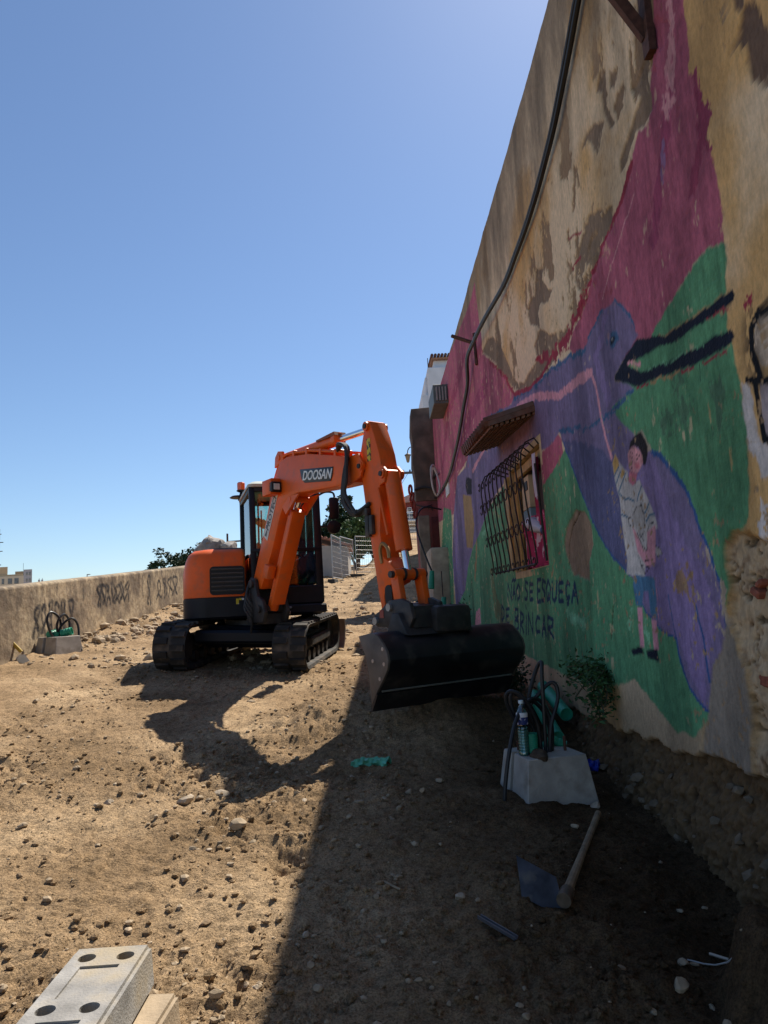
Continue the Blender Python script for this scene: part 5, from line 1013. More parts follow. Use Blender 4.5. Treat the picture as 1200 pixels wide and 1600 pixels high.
MB().tube([at(FM, (-.13, .10, .2)), at(FM, (-.13, .10, .33))], .01, 6).build('anchor_bolt', RUST, fr)
cabs = [[(-.04, -.05, .22), (-.05, -.05, .45), (-.13, -.04, .62), (-.20, 0, .66), (-.22, .03, .60), (-.16, .03, .45), (-.08, .0, .25)],
        [(-.01, -.05, .22), (.0, -.05, .5), (.01, -.04, .75), (.025, -.02, .83), (.0, .02, .78), (-.07, .04, .55), (-.08, .04, .25)],
        [(.02, -.04, .22), (.05, -.03, .42), (.12, -.02, .60), (.11, .0, .69), (.05, .03, .66), (-.08, .05, .5), (-.10, .05, .25)],
        [(.04, -.02, .22), (.07, .0, .42), (.03, .02, .56), (-.06, .0, .60), (-.2, -.08, .50), (-.29, -.13, .30), (-.34, -.15, .10), (-.35, -.16, .02)],
        [(-.05, .0, .22), (-.06, .02, .5), (-.14, .06, .64), (-.17, .08, .58), (-.13, .06, .4), (-.1, .05, .25)],
        [(.05, .02, .22), (.06, .03, .45), (-.03, .03, .58), (-.12, .0, .55), (-.06, -.02, .4), (-.02, -.03, .22)]]
for c in cabs: MB().tube(smooth_path([at(FM, p) for p in c], 5), .013, 8).build('cable', CB, fr)
# rubble on the block top
SOIL = mat('damp_soil', (.07, .045, .028), .95, var=.4, vs=30, bump=.006, bs=60)
def blob(c, r, seed, n=2, sq=(1, 1, .6), amp=.35):
    rr = random.Random(seed); bm = bmesh.new(); bmesh.ops.create_icosphere(bm, subdivisions=n, radius=1)
    of = [Vector((rr.uniform(-1, 1), rr.uniform(-1, 1), rr.uniform(-1, 1))).normalized() for _ in range(9)]; am = [rr.uniform(.42, .9) for _ in range(9)]
    for v in bm.verts:
        p = v.co.copy(); k = 1.
        for o, a in zip(of, am):
            dd_ = p.dot(o)
            if dd_ * k > a: k = a / dd_         # planar cuts: a chipped stone
        v.co = Vector((p.x * sq[0], p.y * sq[1], p.z * sq[2])) * k * (1 + amp * .12 * rr.uniform(-1, 1)) * r
    M = Matrix.Translation(c) @ Matrix.Rotation(rr.uniform(0, 6.28), 4, 'Z')
    b = MB(); b.bm(bm, M); return b
blob(at(FM, (-.10, -.14, .272)), .075, 3, 3, (1.2, .8, .6)).build('soil_lump', SOIL, fr)
# bottle standing on the block
bt = empty('water_bottle', at(FM, (-.155, -.055, .27)), 'clear plastic water bottle with blue label on the concrete footing', 'bottle')
BG = glass('bottle_plastic', (.55, .85, .84), .16)
pr = [(.03, 0), (.036, .008)]
for i in range(9): z = .02 + i * .018; pr += [(.036, z), (.033, z + .008), (.036, z + .015)]
pr += [(.036, .185), (.036, .25), (.033, .262), (.024, .285), (.014, .305), (.0135, .322)]
MB().lathe(pr, bt.location, (0, 0, 1), 20).build('bottle_body', BG, bt)
MB().lathe([(.034, .0), (.033, .002), (.033, .155), (.0, .156)], bt.location + Vector((0, 0, .004)), (0, 0, 1), 16).build('water', mat('greenish_water', (.10, .30, .28), .1, var=.1, spec=.6), bt)
MB().lathe([(.0362, .19), (.0366, .19), (.0366, .235), (.0362, .235)], bt.location, (0, 0, 1), 20).build('label', mat('blue_label', (.02, .035, .16), .5, col2=(.55, .5, .6), c2t=(.58, .6), c2s=30), bt)
MB().lathe([(.0362, .235), (.0366, .235), (.0366, .255), (.034, .262)], bt.location, (0, 0, 1), 20).build('label_band', mat('white_label', (.7, .7, .72), .5), bt)
MB().lathe([(.016, .318), (.016, .337), (.0, .338)], bt.location, (0, 0, 1), 14).build('cap', mat('white_cap', (.6, .7, .72), .5), bt)
# the other footing, by the parapet
f2, F2, _ = footing((-4.46, 10.1, -.43), math.radians(-28) + math.pi / 2, .98, 'small sunlit concrete footing with looped cables in front of the graffiti parapet')
for c in ([(0, 0, .2), (-.02, .02, .45), (.1, .04, .58), (.2, .05, .5), (.18, .02, .32), (.05, 0, .22)], [(.03, .03, .2), (.05, .04, .5), (-.1, .05, .62), (-.18, .02, .5), (-.12, 0, .3), (0, 0, .22)], [(.0, .0, .22), (.02, .0, .4), (.16, -.05, .52), (.25, -.08, .42), (.22, -.15, .2), (.2, -.22, .05)]):
    MB().tube(smooth_path([at(F2, p) for p in c], 5), .016, 7).build('cable', CB, f2)
corr(F2, (-.10, .08, .30), (.05, .12, .33), .05, 4, 'conduit', f2); corr(F2, (.02, -.02, .31), (.10, -.14, .34), .055, 4, 'conduit', f2); corr(F2, (-.02, .03, .22), (-.02, .03, .33), .045, 4, 'conduit', f2)

# ---------------------------------------------------------------- conduits and litter along the mural wall
def pipe(p, q, r, name, label, m=GRN, cat='pipe', group=None):
    p = Vector(p); q = Vector(q); L_ = (q - p).length
    b = MB().lathe([(r * .86, .03), (r * .86, 0), (r, 0), (r, L_), (r * .86, L_), (r * .86, L_ - .15)], p, q - p, 18); o = b.build(name, m); tag(o, label, cat, group); return o
pipe((1.33, 5.62, -1.06), (1.38, 6.62, -.86), .055, 'conduit_pipe', 'long green conduit pipe lying lowest against the foot of the mural wall')
pipe((1.52, 6.05, -.955), (1.50, 6.75, -.80), .055, 'conduit_pipe', 'short green conduit pipe with open end resting on the longer one by the wall')
pipe((1.50, 9.9, -.78), (1.40, 9.55, -.62), .05, 'conduit_pipe', 'green conduit end poking out behind the right end of the bucket')
def cloth_blob(name, c, ln, w, h, seed, m, label, cat):
    r = random.Random(seed); nu, nv = 26, 10; V = []; Fc = []
    for i in range(nu + 1):
        u = i / nu; ww = w * (.35 + .65 * abs(math.sin(u * 5 + r.uniform(-.2, .2))) ** .7); a0 = .4 * math.sin(u * 3.2)
        for j in range(nv):
            a = 6.28 * j / nv; k = 1 + .35 * math.sin(3 * a + u * 17) + r.uniform(-.15, .15)
            V.append((c[0] + (u - .5) * ln + .02 * math.cos(a), c[1] + a0 * w + ww * math.cos(a) * k * .5, c[2] + h * .5 + h * .5 * math.sin(a) * k))
    for i in range(nu):
        for j in range(nv): q = i * nv + j; q2 = i * nv + (j + 1) % nv; Fc.append((q, q2, q2 + nv, q + nv))
    o = MB().add(V, Fc).build(name, m); tag(o, label, cat); return o
cloth_blob('plastic_scrap', (-.10, 5.20, ghs(-.10, 5.20) + .0), .25, .09, .055, 3, mat('mint_plastic', (.10, .40, .27), .45, var=.25, vs=25), 'crumpled mint green plastic scrap on the shaded dirt', 'scrap')
cloth_blob('blue_scrap', (1.47, 5.35, ghs(1.47, 5.35) + .0), .16, .09, .07, 8, mat('blue_plastic', (.01, .03, .30), .45, var=.25, vs=25), 'small blue plastic piece behind the grey concrete footing', 'scrap')
for (x, y_, z, hh, lab) in ((1.19, 15.6, .55, .40, 'green conduit tip on a black cable beside the grey post'), (1.36, 15.0, -.05, .42, 'green conduit stub standing upright by the pale buttress')):
    e = empty('conduit_pipe', (x, y_, z - hh / 2), lab, 'pipe')
    MB().lathe([(.05, 0), (.07, .02), (.06, hh * .6), (.05, hh)], (x, y_, z - hh / 2), (.1, 0, 1), 12).build('sleeve', GRN, e)
    if z > 0: MB().tube(smooth_path([(x + .03, y_, z + .2), (x - .12, y_ + .3, 1.3), (x - .2, y_ + .8, 1.9), (x + .0, y_ + 1.1, 2.3), (x + .45, y_ + 1.2, 2.25)]), .022, 6).build('cable', CB, e)
    else: MB().tube([(x + .02, y_, z + .2), (x + .02, y_, z + .75)], .012, 6).build('cable', CB, e)
st = empty('marker_stake', (.95, 14.6, ghs(.95, 14.6)), 'thin marker stake with red tip behind the coupler', 'stake')
MB().tube([st.location, st.location + Vector((0, 0, .32))], .01, 6).build('rod', IRON, st); MB().lathe([(.02, .3), (.04, .32), (.04, .40), (.01, .42)], st.location, (0, 0, 1), 10).build('red_cap', mat('red_cap', (.7, .05, .06), .5), st)
tag(MB().box((1.22, 1.50), (14.1, 14.5), (-.55, -.22), bev=.03).build('stone_block', CONC), 'pale stone block at the wall foot beyond the bucket', 'block')

# ---------------------------------------------------------------- hoe, metal strip, yellow shovel
hz = lambda x, y_: ghs(x, y_)
hoe = empty('mattock_hoe', (.76, 3.27, hz(.76, 3.27)), 'wide-bladed hoe with pale wooden handle lying in the shade', 'hoe')
A0 = Vector((.745, 3.25, hz(.745, 3.25) + .05)); A1 = Vector((1.20, 4.24, hz(1.20, 4.24) + .035)); dv = (A1 - A0).normalized()
MB().tube([A0 - dv * .03, A0 + dv * .15, A0 + dv * .55, A1], [.024, .021, .017, .018], 10).build('handle', mat('ash_wood', (.24, .17, .10), .8, var=.3, vs=18), hoe)
MB().tube([A0 - dv * .035, A0 + dv * .055], .032, 12).build('socket', mat('worn_tool_steel', (.16, .12, .085), .6, .5, var=.4, vs=20), hoe)
bl = [Vector((.735, 3.235, hz(.735, 3.235) + .012)), Vector((.725, 3.305, hz(.73, 3.3) + .105)), Vector((.573, 3.40, hz(.573, 3.40) + .135)), Vector((.570, 3.315, hz(.57, 3.315) + .012)), Vector((.645, 3.262, hz(.645, 3.262) + .004))]
nb = (bl[1] - bl[0]).cross(bl[3] - bl[0]).normalized() * .005
MB().add(bl + [p + nb for p in bl], [(0, 1, 2, 3, 4), (9, 8, 7, 6, 5)] + [(i, (i + 1) % 5, 5 + (i + 1) % 5, 5 + i) for i in range(5)]).build('blade', mat('hoe_blade', (.055, .052, .058), .45, .6, var=.5, vs=10, col2=(.14, .115, .09), c2t=(.52, .7), c2s=12), hoe)
p = Vector((.36, 3.17, hz(.36, 3.17) + .016)); q = Vector((.485, 3.02, hz(.485, 3.02) + .016)); u = (q - p).normalized(); sd = u.cross(Vector((0, 0, 1)))
tag(MB().prism([(-.011, 0), (.011, 0), (.011, .014), (.007, .014), (.007, .004), (-.007, .004), (-.007, .014), (-.011, .014)], 0, (q - p).length, frame(p, sd, u, sd.cross(u))).build('metal_strip', mat('galvanised', (.22, .22, .24), .4, .7)), 'short metal channel strip lying in the shaded dirt', 'metal strip')
sh = empty('shovel', (-4.72, 9.5, hz(-4.72, 9.5)), 'yellow-handled shovel leaning at the left edge by the parapet', 'shovel')
MB().tube([(-4.66, 9.45, hz(-4.66, 9.45) + .10), (-5.02, 9.30, hz(-4.9, 9.3) + .55)], .022, 8).build('handle', mat('yellow_handle', (.45, .30, .04), .6), sh)
MB().add([(-4.70, 9.50, -.36), (-4.60, 9.42, -.36), (-4.50, 9.36, -.45), (-4.55, 9.28, -.47), (-4.66, 9.36, -.45), (-4.72, 9.42, -.40)], [(0, 1, 2, 3, 4, 5)]).build('blade', mat('shovel_steel', (.3, .29, .28), .4, .6), sh)

# ---------------------------------------------------------------- fence foot blocks, lower left
def foot_block(M, label, L_=.66, W_=.25, H_=.135, m=CONC, marks=True):
    root = empty('barrier_block', M.translation, label, 'concrete block', 'stacked fence feet')
    bm = bmesh.new(); bmesh.ops.create_cube(bm, size=1)
    for v in bm.verts: v.co = Vector((v.co.x * W_ * (1 if v.co.z > 0 else 1.08), v.co.y * L_, (v.co.z + .5) * H_))
    bmesh.ops.bevel(bm, geom=bm.edges[:], offset=.012, segments=2, affect='EDGES')
    b = MB(); b.bm(bm, M); body = b.build('block', m, root)
    return root, body
def boolcut(body, M, cutters):
    """cut holes and panels into the block"""
    b = MB()
    for c in cutters:
        if c[0] == 'h':
            b.lathe([(.026, -.09), (.029, .04)], M @ Vector((c[1], c[2], .135)), M.to_3x3() @ Vector((0, 0, 1)), 20)
        else: b.prism([(c[1], .135 - c[5]), (c[2], .135 - c[5]), (c[2], .2), (c[1], .2)], c[3], c[4], M)
    co = b.build('cutter', None, None, smooth=0); md = body.modifiers.new('cut', 'BOOLEAN'); md.operation = 'DIFFERENCE'; md.object = co; md.solver = 'EXACT'
    dg = bpy.context.evaluated_depsgraph_get(); me = bpy.data.meshes.new_from_object(body.evaluated_get(dg)); body.modifiers.clear(); body.data = me; me.polygons.foreach_set('use_smooth', [True] * len(me.polygons)); me.set_sharp_from_angle(angle=math.radians(25))
    bpy.data.objects.remove(co)
BLK = mat('grey_cast_concrete', (.27, .26, .245), .9, var=.3, vs=9, bump=.003, bs=120, col2=(.33, .275, .19), c2t=(.50, .70), c2s=5)
zt_ = ghs(-.93, 2.3)
B1 = Matrix.Translation((-.935, 2.245, zt_ + .135)) @ Matrix.Rotation(math.radians(1.0), 4, 'Z')
r_, bd = foot_block(B1, 'grey four-holed concrete fence foot on top of the stack in the lower left corner', m=BLK)
boolcut(bd, B1, [('h', -.062, .25), ('h', .062, .25), ('h', -.062, -.055), ('h', .062, -.055), ('p', -.062, .062, .005, .195, .007), ('p', -.062, .062, -.30, -.115, .007)])
B2 = Matrix.Translation((-.885, 2.22, zt_ - .005)) @ Matrix.Rotation(math.radians(-3), 4, 'Z')
foot_block(B2, 'sandy concrete fence foot lying under the grey four-holed one', .66, .30, .135, mat('sandy_concrete', (.36, .28, .19), .9, var=.25, vs=9, bump=.003, bs=90))
B3 = Matrix.Translation((-1.36, 2.10, zt_ - .02)) @ Matrix.Rotation(math.radians(24), 4, 'Z')
foot_block(B3, 'sand-covered concrete fence foot at the very left of the stack', .62, .30, .15, mat('sandy_concrete', (.46, .37, .25)))

# ---------------------------------------------------------------- plants
LEAF = mat('leaf_green', (.035, .085, .025), .6, var=.5, vs=12, spec=.3)
LEAFD = mat('leaf_dark', (.022, .05, .018), .6, var=.5, vs=9, spec=.3)
def leaves(b, pts, size, r, asp=2.0):
    V = []; Fc = []; k = len(b.v)
    for p in pts:
        d = Vector((r.gauss(0, 1), r.gauss(0, 1), r.gauss(-.15, .6))).normalized(); s = size * r.uniform(.6, 1.3)
        n = d.cross(Vector((r.gauss(0, 1), r.gauss(0, 1), r.gauss(0, 1)))).normalized(); w = s / asp * .5; m = d.cross(n) * s * .12
        p = Vector(p); i = k + len(V)
        V += [p, p + d * s * .5 + n * w + m, p + d * s, p + d * s * .5 - n * w + m]; Fc += [(i, i + 1, i + 2), (i, i + 2, i + 3)]
    b.v += V; b.f += Fc
def shrub(name, base, tips, n, size, label, seed, m=LEAF, spread=.07, cat='plant'):
    r = random.Random(seed); root = empty(name, base, label, cat); sb = MB(); lb = MB(); base = Vector(base)
    for t in tips:
        t = Vector(t); mid = (base + t) / 2 + Vector((r.uniform(-.03, .03), r.uniform(-.03, .03), .04)); path = smooth_path([base, mid, t], 4)
        sb.tube(path, [.006] * len(path), 5)
        pts = []
        for _ in range(n // len(tips)):
            q = path[min(len(path) - 1, int(r.triangular(0, len(path), len(path) * .8)))]; pts.append(q + Vector((r.gauss(0, spread), r.gauss(0, spread), r.gauss(0, spread))))
        leaves(lb, pts, size, r)
    sb.build('stem', mat('stem', (.07, .06, .03), .8), root); lb.build('foliage', m, root, smooth=0); return root
r = random.Random(2)
shrub('wall_plant', (1.63, 5.25, -.55), [(1.50 + r.uniform(-.12, .1), 5.25 + r.uniform(-.32, .28), -.55 + r.uniform(-.30, .16)) for _ in range(11)] + [(1.52, 4.98, -.75), (1.5, 4.95, -.82), (1.46, 5.7, -.62), (1.5, 5.65, -.55)], 900, .045, 'leafy green plant growing out of a crack in the mural wall', 4, spread=.045)
shrub('ground_shrub', (1.35, 7.6, -.97), [(1.3 + r.uniform(-.25, .2), 7.6 + r.uniform(-.3, .3), -.75 + r.uniform(-.15, .2)) for _ in range(10)], 800, .05, 'dark low shrub at the wall foot beside the bucket', 5, LEAFD, .06)
shrub('ground_shrub', (1.42, 12.6, -.55), [(1.33 + r.uniform(-.22, .2), 12.6 + r.uniform(-.6, .6), -.25 + r.uniform(-.2, .25)) for _ in range(10)], 700, .07, 'small weeds at the wall foot above the bucket', 6, LEAF, .07)
def tree(name, base, crowns, n, size, label, seed, m=LEAF, trunk=.12, group=None):
    r = random.Random(seed); root = empty(name, base, label, 'tree', group); base = Vector(base); tb = MB(); lb = MB()
    for c, rad in crowns:
        c = Vector(c); tb.tube(smooth_path([base, base * .5 + c * .5 + Vector((.1, .1, 0)), c]), [trunk * (1 - .8 * i / 8) for i in range(9)], 7)
        sub = [(c + Vector((r.gauss(0, rad * .55), r.gauss(0, rad * .55), r.gauss(0, rad * .42))), rad * r.uniform(.16, .34)) for _ in range(26)]
        pts = []
        for _ in range(n):
            s, sr = r.choice(sub); d = Vector((r.gauss(0, 1), r.gauss(0, 1), r.gauss(0, 1))).normalized() * sr * r.uniform(.3, 1) ** .5; pts.append(s + d)
        leaves(lb, pts, size, r, 1.5)
    tb.build('trunk', mat('bark', (.09, .07, .05), .9), root); lb.build('crown', m, root, smooth=0); return root
tree('tree', (-8.6, 30, -3), [((-8.6, 30, 2.05), .75), ((-7.7, 30.2, 2.35), .7), ((-9.1, 29.8, 1.7), .6)], 2200, .12, 'dark green tree top showing over the parapet left of the excavator', 11, LEAFD)
tg = 'trees at the top of the dirt street'
tree('tree', (-2.2, 47, 2.4), [((-2.6, 47, 5.3), 1.3), ((-1.7, 46.6, 5.9), 1.1), ((-3.4, 47, 4.4), 1.0)], 3000, .22, 'dark leafy tree behind the cab mirror', 12, LEAFD, group=tg)
tree('tree', (-1.1, 44, 2.2), [((-1.4, 43.5, 4.3), .9), ((-1.0, 43.5, 5.2), .8), ((-1.9, 43.8, 4.0), .7)], 2600, .2, 'lighter green bushy tree left of the excavator arm', 13, mat('leaf_bright', (.07, .12, .035), .6, var=.45, vs=8), group=tg)
tree('tree', (-.1, 49, 2.6), [((-.3, 49, 5.4), 1.2), ((.5, 49.5, 5.0), .9), ((-.4, 48.5, 4.2), .9)], 3000, .22, 'dark tree partly hidden behind the excavator arm', 14, LEAFD, group=tg)
# ---------------------------------------------------------------- end of the street
PIER = mat('brown_render', (.13, .085, .065), .92, var=.45, vs=3, bump=.008, bs=30, col2=(.07, .055, .045), c2t=(.48, .66), c2s=1.6)
REDW = mat('maroon_wall', (.20, .055, .05), .9, var=.3, vs=4, col2=(.12, .06, .05), c2t=(.5, .7), c2s=3, bump=.006, bs=30)
pz = ghs(1.2, 17.6)
pier = empty('end_pier', (1.3, 18, pz), 'dark brown and maroon wall end rising beyond the mural wall', 'wall')
b = MB(); rr_ = random.Random(8)
out = [(1.10, 2.62), (1.12, 3.2), (1.07, 3.6), (1.10, 4.2), (1.07, 4.45), (1.11, 5.02), (2.0, 5.06), (2.0, 2.62)]
b.prism(out, 17.72, 18.5, None, bev=.02).build('upper_wall', PIER, pier)
MB().prism([(1.14, -.6), (1.10, 2.615), (2.0, 2.615), (2.0, -.6)], 17.74, 18.5, None, bev=.015).build('lower_wall', REDW, pier)
MB().box((1.46, 2.0), (17.70, 17.735), (-.5, 2.2)).build('door', mat('dark_red_door', (.10, .02, .02), .7, var=.3), pier)
MB().tube(smooth_path([(1.08, 17.7, 2.9), (1.3, 17.66, 2.95), (1.55, 17.6, 2.88)]), .03, 6).build('cable', CB, pier)
for i in range(4): MB().tube(smooth_path([(1.10 + .1 * i, 17.7, 2.52 - .04 * i), (1.3 + .05 * i, 17.62, 2.45), (1.5, 17.65, 2.5 - .05 * i)]), .014, 5).build('wire', CB, pier)
tag(MB().box((1.10, 1.37), (17.2, 17.35), (-.3, 2.18), bev=.015).build('grey_post', mat('weathered_post', (.19, .155, .125), .9, var=.3, vs=5, bump=.005)), 'weathered grey concrete post standing against the maroon wall end', 'post')
WH = mat('white_wash', (.72, .74, .78), .85, var=.08, vs=3)
wb = empty('white_building', (3, 27, 2), 'white stepped building top showing above the brown wall end', 'building')
MB().box((2.35, 9), (26, 34), (-1, 8.95), bev=.02).build('wall', WH, wb); MB().box((2.12, 2.36), (26.4, 34), (-1, 8.0)).build('lower_wall', WH, wb); MB().box((2.28, 2.345), (26.6, 34), (-1, 8.75)).build('rear_wall', WH, wb)
MB().box((2.62, 9), (26.3, 33), (8.96, 9.3)).build('attic', WH, wb)
rf = MB().prism([(2.52, 9.30), (9, 9.30), (9, 9.45), (2.52, 9.36)], 26.1, 33, None).build('roof', mat('brick_cornice', (.35, .2, .13), .9), wb)
for i in range(7): MB().tube([(2.55 + .13 * i, 26.02, 9.44), (2.55 + .13 * i, 27.5, 9.5)], .06, 8).build('roof_tile', TILE, rf)
MB().tube([(2.38, 26.1, 8.9), (2.38, 26.1, 9.35)], .015, 5).build('pipe', IRON, wb)
lamp = empty('street_lamp', (1.36, 22, ghs(1.36, 22)), 'lantern street lamp on a curved arm beside the brown wall end', 'street lamp')
MB().tube([(1.40, 22, .3), (1.40, 22, 4.9)], .035, 8).build('pole', IRON, lamp)
MB().tube(smooth_path([(1.40, 22, 4.88), (1.34, 22, 4.98), (1.26, 22, 4.97), (1.20, 22, 4.88), (1.19, 22, 4.78)]), .016, 6).build('arm', IRON, lamp)
MB().lathe([(.02, 0), (.05, -.03), (.11, -.06), (.115, -.08), (.06, -.1)], (1.19, 22, 4.80), (0, 0, 1), 6).build('cap', IRON, lamp)
MB().lathe([(.095, -.085), (.05, -.28), (.02, -.31)], (1.19, 22, 4.80), (0, 0, 1), 6).build('lantern', mat('dull_lantern', (.28, .22, .14), .5), lamp)
up_ = empty('utility_pole', (1.62, 24, ghs(1.62, 24)), 'utility pole crossarm with wires left of the brown wall end', 'utility pole')
MB().tube([(1.62, 24, .3), (1.62, 24, 5.2)], .07, 8).build('pole', IRON, up_)
MB().box((1.08, 1.9), (23.9, 24), (4.50, 4.57)).tube([(1.12, 23.95, 4.55), (1.12, 23.95, 4.64)], .03, 6).tube([(1.34, 23.95, 4.55), (1.34, 23.95, 4.64)], .03, 6).build('crossarm', mat('grey_wood', (.12, .11, .10), .9), up_)
for xs in (1.12, 1.34): MB().tube(smooth_path([(xs, 23.95, 4.62), (xs * .6, 30, 4.7), (-.4, 44, 6.2)]), .008, 4).build('wire', IRON, up_)
# buildings at the top of the street
rh = empty('red_house', (4, 60, 6), 'maroon house with pale roof at the top of the street', 'house')
MB().box((1.9, 7), (60, 66), (3, 8.75)).build('wall', mat('maroon_far', (.20, .05, .05), .9, var=.1), rh)
MB().prism([(1.6, 8.75), (4.2, 9.85), (7, 8.75)], 59.6, 66.2, None).build('roof', mat('pale_red_roof', (.42, .27, .25), .9, var=.1), rh)
MB().box((2.95, 3.35), (59.94, 60.02), (7.65, 8.35)).build('window', mat('white_far', (.7, .7, .7), .6), rh); MB().box((3.02, 3.28), (59.92, 59.935), (7.72, 8.28)).build('window_pane', mat('pane_dark', (.08, .09, .1), .2), rh)
MB().tube([(2.6, 60.5, 9.0), (2.6, 60.5, 9.75)], .07, 8).build('flue', IRON, rh)
lw = empty('street_wall', (2.6, 47, ghs(2.6, 47)), 'low pale wall with tan coping at the top of the street', 'wall')
MB().box((.9, 6), (47, 47.4), (3.2, 5.25), bev=.02).build('wall', mat('pale_far', (.42, .39, .35), .9, var=.15, vs=2), lw); MB().box((.85, 6), (46.9, 47.5), (5.26, 5.62), bev=.05).build('coping', mat('straw_coping', (.45, .32, .19), .95, var=.2), lw)
MB().box((1.95, 2.15), (46.95, 46.995), (4.0, 5.2)).build('dark_gate', IRON, lw)
car = empty('parked_car', (2.6, 53, 5.6), 'pale parked car seen above the low wall at the top of the street', 'car')
cp_ = [(1.0, 5.75), (1.0, 6.2), (1.5, 6.35), (2.1, 6.95), (3.3, 7.0), (3.9, 6.4), (5.0, 6.25), (5.05, 5.75)]
MB().prism(cp_, 52.3, 54, None, bev=.12).build('body', mat('car_silver', (.55, .55, .54), .3, .2), car)
MB().prism([(1.7, 6.42), (2.15, 6.86), (2.65, 6.88), (2.65, 6.42)], 52.27, 52.29, None).prism([(2.75, 6.42), (2.75, 6.88), (3.25, 6.9), (3.7, 6.42)], 52.27, 52.29, None).build('side_window', mat('pane_dark', (.08, .09, .1), .2), car)
for xx in (1.7, 4.3): MB().lathe([(.1, 0), (.32, 0), (.32, .2), (.1, .2)], (xx, 52.25, 5.72), (0, 1, 0), 16).build('wheel', HOSE, car)
th_ = empty('tiled_house', (-3.2, 35, 2.2), 'low house with red tiled roof and pale grey wall behind the cab', 'house')
MB().prism([(-6, 1.5), (-6, 3.4), (-1.3, 3.0), (-1.3, 1.5)], 34, 38, None).build('wall', mat('pale_far', (.42, .39, .35)), th_)
troof = MB().prism([(-6, 4.55), (-6, 4.66), (-1.15, 3.06), (-1.15, 2.98)], 33.7, 38, None).build('roof', mat('red_roof', (.36, .17, .12), .9, var=.25, vs=4), th_)
for i in range(22):
    t = i / 21; MB().tube([(-5.9 + 4.7 * t, 33.65, 4.63 - 1.57 * t), (-5.9 + 4.7 * t, 36, 4.66 - 1.57 * t)], .075, 6).build('roof_tile', mat('red_roof', (.36, .17, .12)), troof)
# site fence panels on feet
GAL = mat('galvanised_mesh', (.45, .45, .44), .45, .6)
def panel(x, y_, rz, label, w=2.0, h=1.9):
    z = ghs(x, y_); M = Matrix.Translation((x, y_, z)) @ Matrix.Rotation(rz, 4, 'Z'); root = empty('site_fence', (x, y_, z), label, 'fence', 'site fence panels')
    b = MB(); P_ = lambda u, v: M @ Vector((u, 0, v))
    b.tube([P_(0, .05), P_(0, h)], .024, 6).tube([P_(w, .05), P_(w, h)], .024, 6).tube([P_(0, h), P_(w, h)], .024, 6).tube([P_(0, .2), P_(w, .2)], .024, 6); b.build('frame', GAL, root)
    b = MB()
    for i in range(1, 16): b.tube([P_(w * i / 16, .2), P_(w * i / 16, h)], .0045, 4, False)
    for i in range(1, 8): b.tube([P_(0, .2 + (h - .2) * i / 8), P_(w, .2 + (h - .2) * i / 8)], .0045, 4, False)
    b.build('mesh', GAL, root)
    for u in (0, w): MB().box((u - .38, u + .38), (-.14, .14), (-.05, .12), M @ Matrix.Translation((0, 0, 0)), bev=.02).build('foot', mat('black_foot', (.04, .04, .04), .9), root)
panel(-1.72, 28.4, math.radians(82), 'wire mesh site fence panel nearest the cab mirror'); panel(-1.55, 32, math.radians(75), 'wire mesh site fence panel farther up the street'); panel(-.9, 33.5, math.radians(40), 'wire mesh site fence panel just left of the excavator arm'); panel(1.1, 40, math.radians(15), 'wire mesh site fence panel right of the excavator arm')
# heap of rubble behind the hood
hp = empty('rubble_heap', (-4.5, 21, ghs(-4.5, 21)), 'heap of rubble and broken slabs behind the engine hood', 'rubble')
for i in range(40):
    t = random.Random(i + 50); x = -4.9 + 1.9 * t.random(); yy = 20.6 + 1.4 * t.random(); top = 1.95 + .25 * math.sin(i) - .15 * abs(x + 4.2)
    blob((x, yy, max(ghs(x, yy), .6) + (top - .8) * t.random()), .14 + .2 * t.random(), i + 90, 1).build('rubble_piece', (CONC, PIER, mat('rubble_tan', (.42, .3, .18), .9), BR)[i % 4 if i % 9 == 3 else i % 3], hp)
GRB = mat('grey_rubble', (.30, .27, .24), .95, var=.3, vs=5, bump=.02, bs=9)
blob((-4.78, 20.9, 1.92), .58, 431, 3, (1.0, .8, .85)).build('broken_block', GRB, hp, smooth=20)
blob((-4.78, 20.85, 2.12), .46, 439, 3, (1.1, .8, .75)).build('broken_block', GRB, hp, smooth=20)
blob((-4.2, 20.8, 1.85), .44, 437, 3, (1.1, .8, .7)).build('broken_block', GRB, hp, smooth=20)
MB().tube([(-4.32, 20.9, 1.0), (-4.32, 20.9, 2.40)], .03, 6).build('rusty_post', RUST, hp); MB().tube([(-4.3, 20.9, 2.16), (-3.6, 20.9, 2.17)], .025, 6).build('rusty_rail', RUST, hp)
# far town on the left
hb = empty('apartment_block', (-128, 250, -9), 'cream apartment block with rows of windows at the far left', 'building')
SK = Matrix(((1, -.52, 0, .52 * 250), (0, 1, 0, 0), (0, 0, 1, 0), (0, 0, 0, 1)))
MB().box((-180, -122.9), (250, 275), (-9, 17.6), SK).build('wall', mat('cream_far', (.62, .55, .42), .9, var=.05), hb)
MB().box((-180, -123.2), (250.5, 274), (17.65, 18.2), SK).build('cornice', mat('tan_far', (.55, .42, .26), .9), hb)
MB().box((-180, -128.5), (251, 270), (18.2, 21), SK).build('penthouse', mat('tan_far', (.55, .42, .26), .9), hb)
for rw in range(4):
    for cl in range(9):
        x = -124.6 - cl * 2.25 - (.5 if cl > 1 else 0); w_ = 1.45 if cl != 2 else .8; z = 14.9 - rw * 2.6
        MB().box((x - w_, x), (249.9, 249.98), (z, z + 1.9)).build('window', mat('pane_far', (.16, .18, .19), .3, var=.3, vs=2), hb)
gt = empty('grey_tower', (-139, 292, -9), 'slim blue-grey tower block behind the cream apartment block', 'building')
SK2 = Matrix(((1, -.50, 0, .50 * 290), (0, 1, 0, 0), (0, 0, 1, 0), (0, 0, 0, 1)))
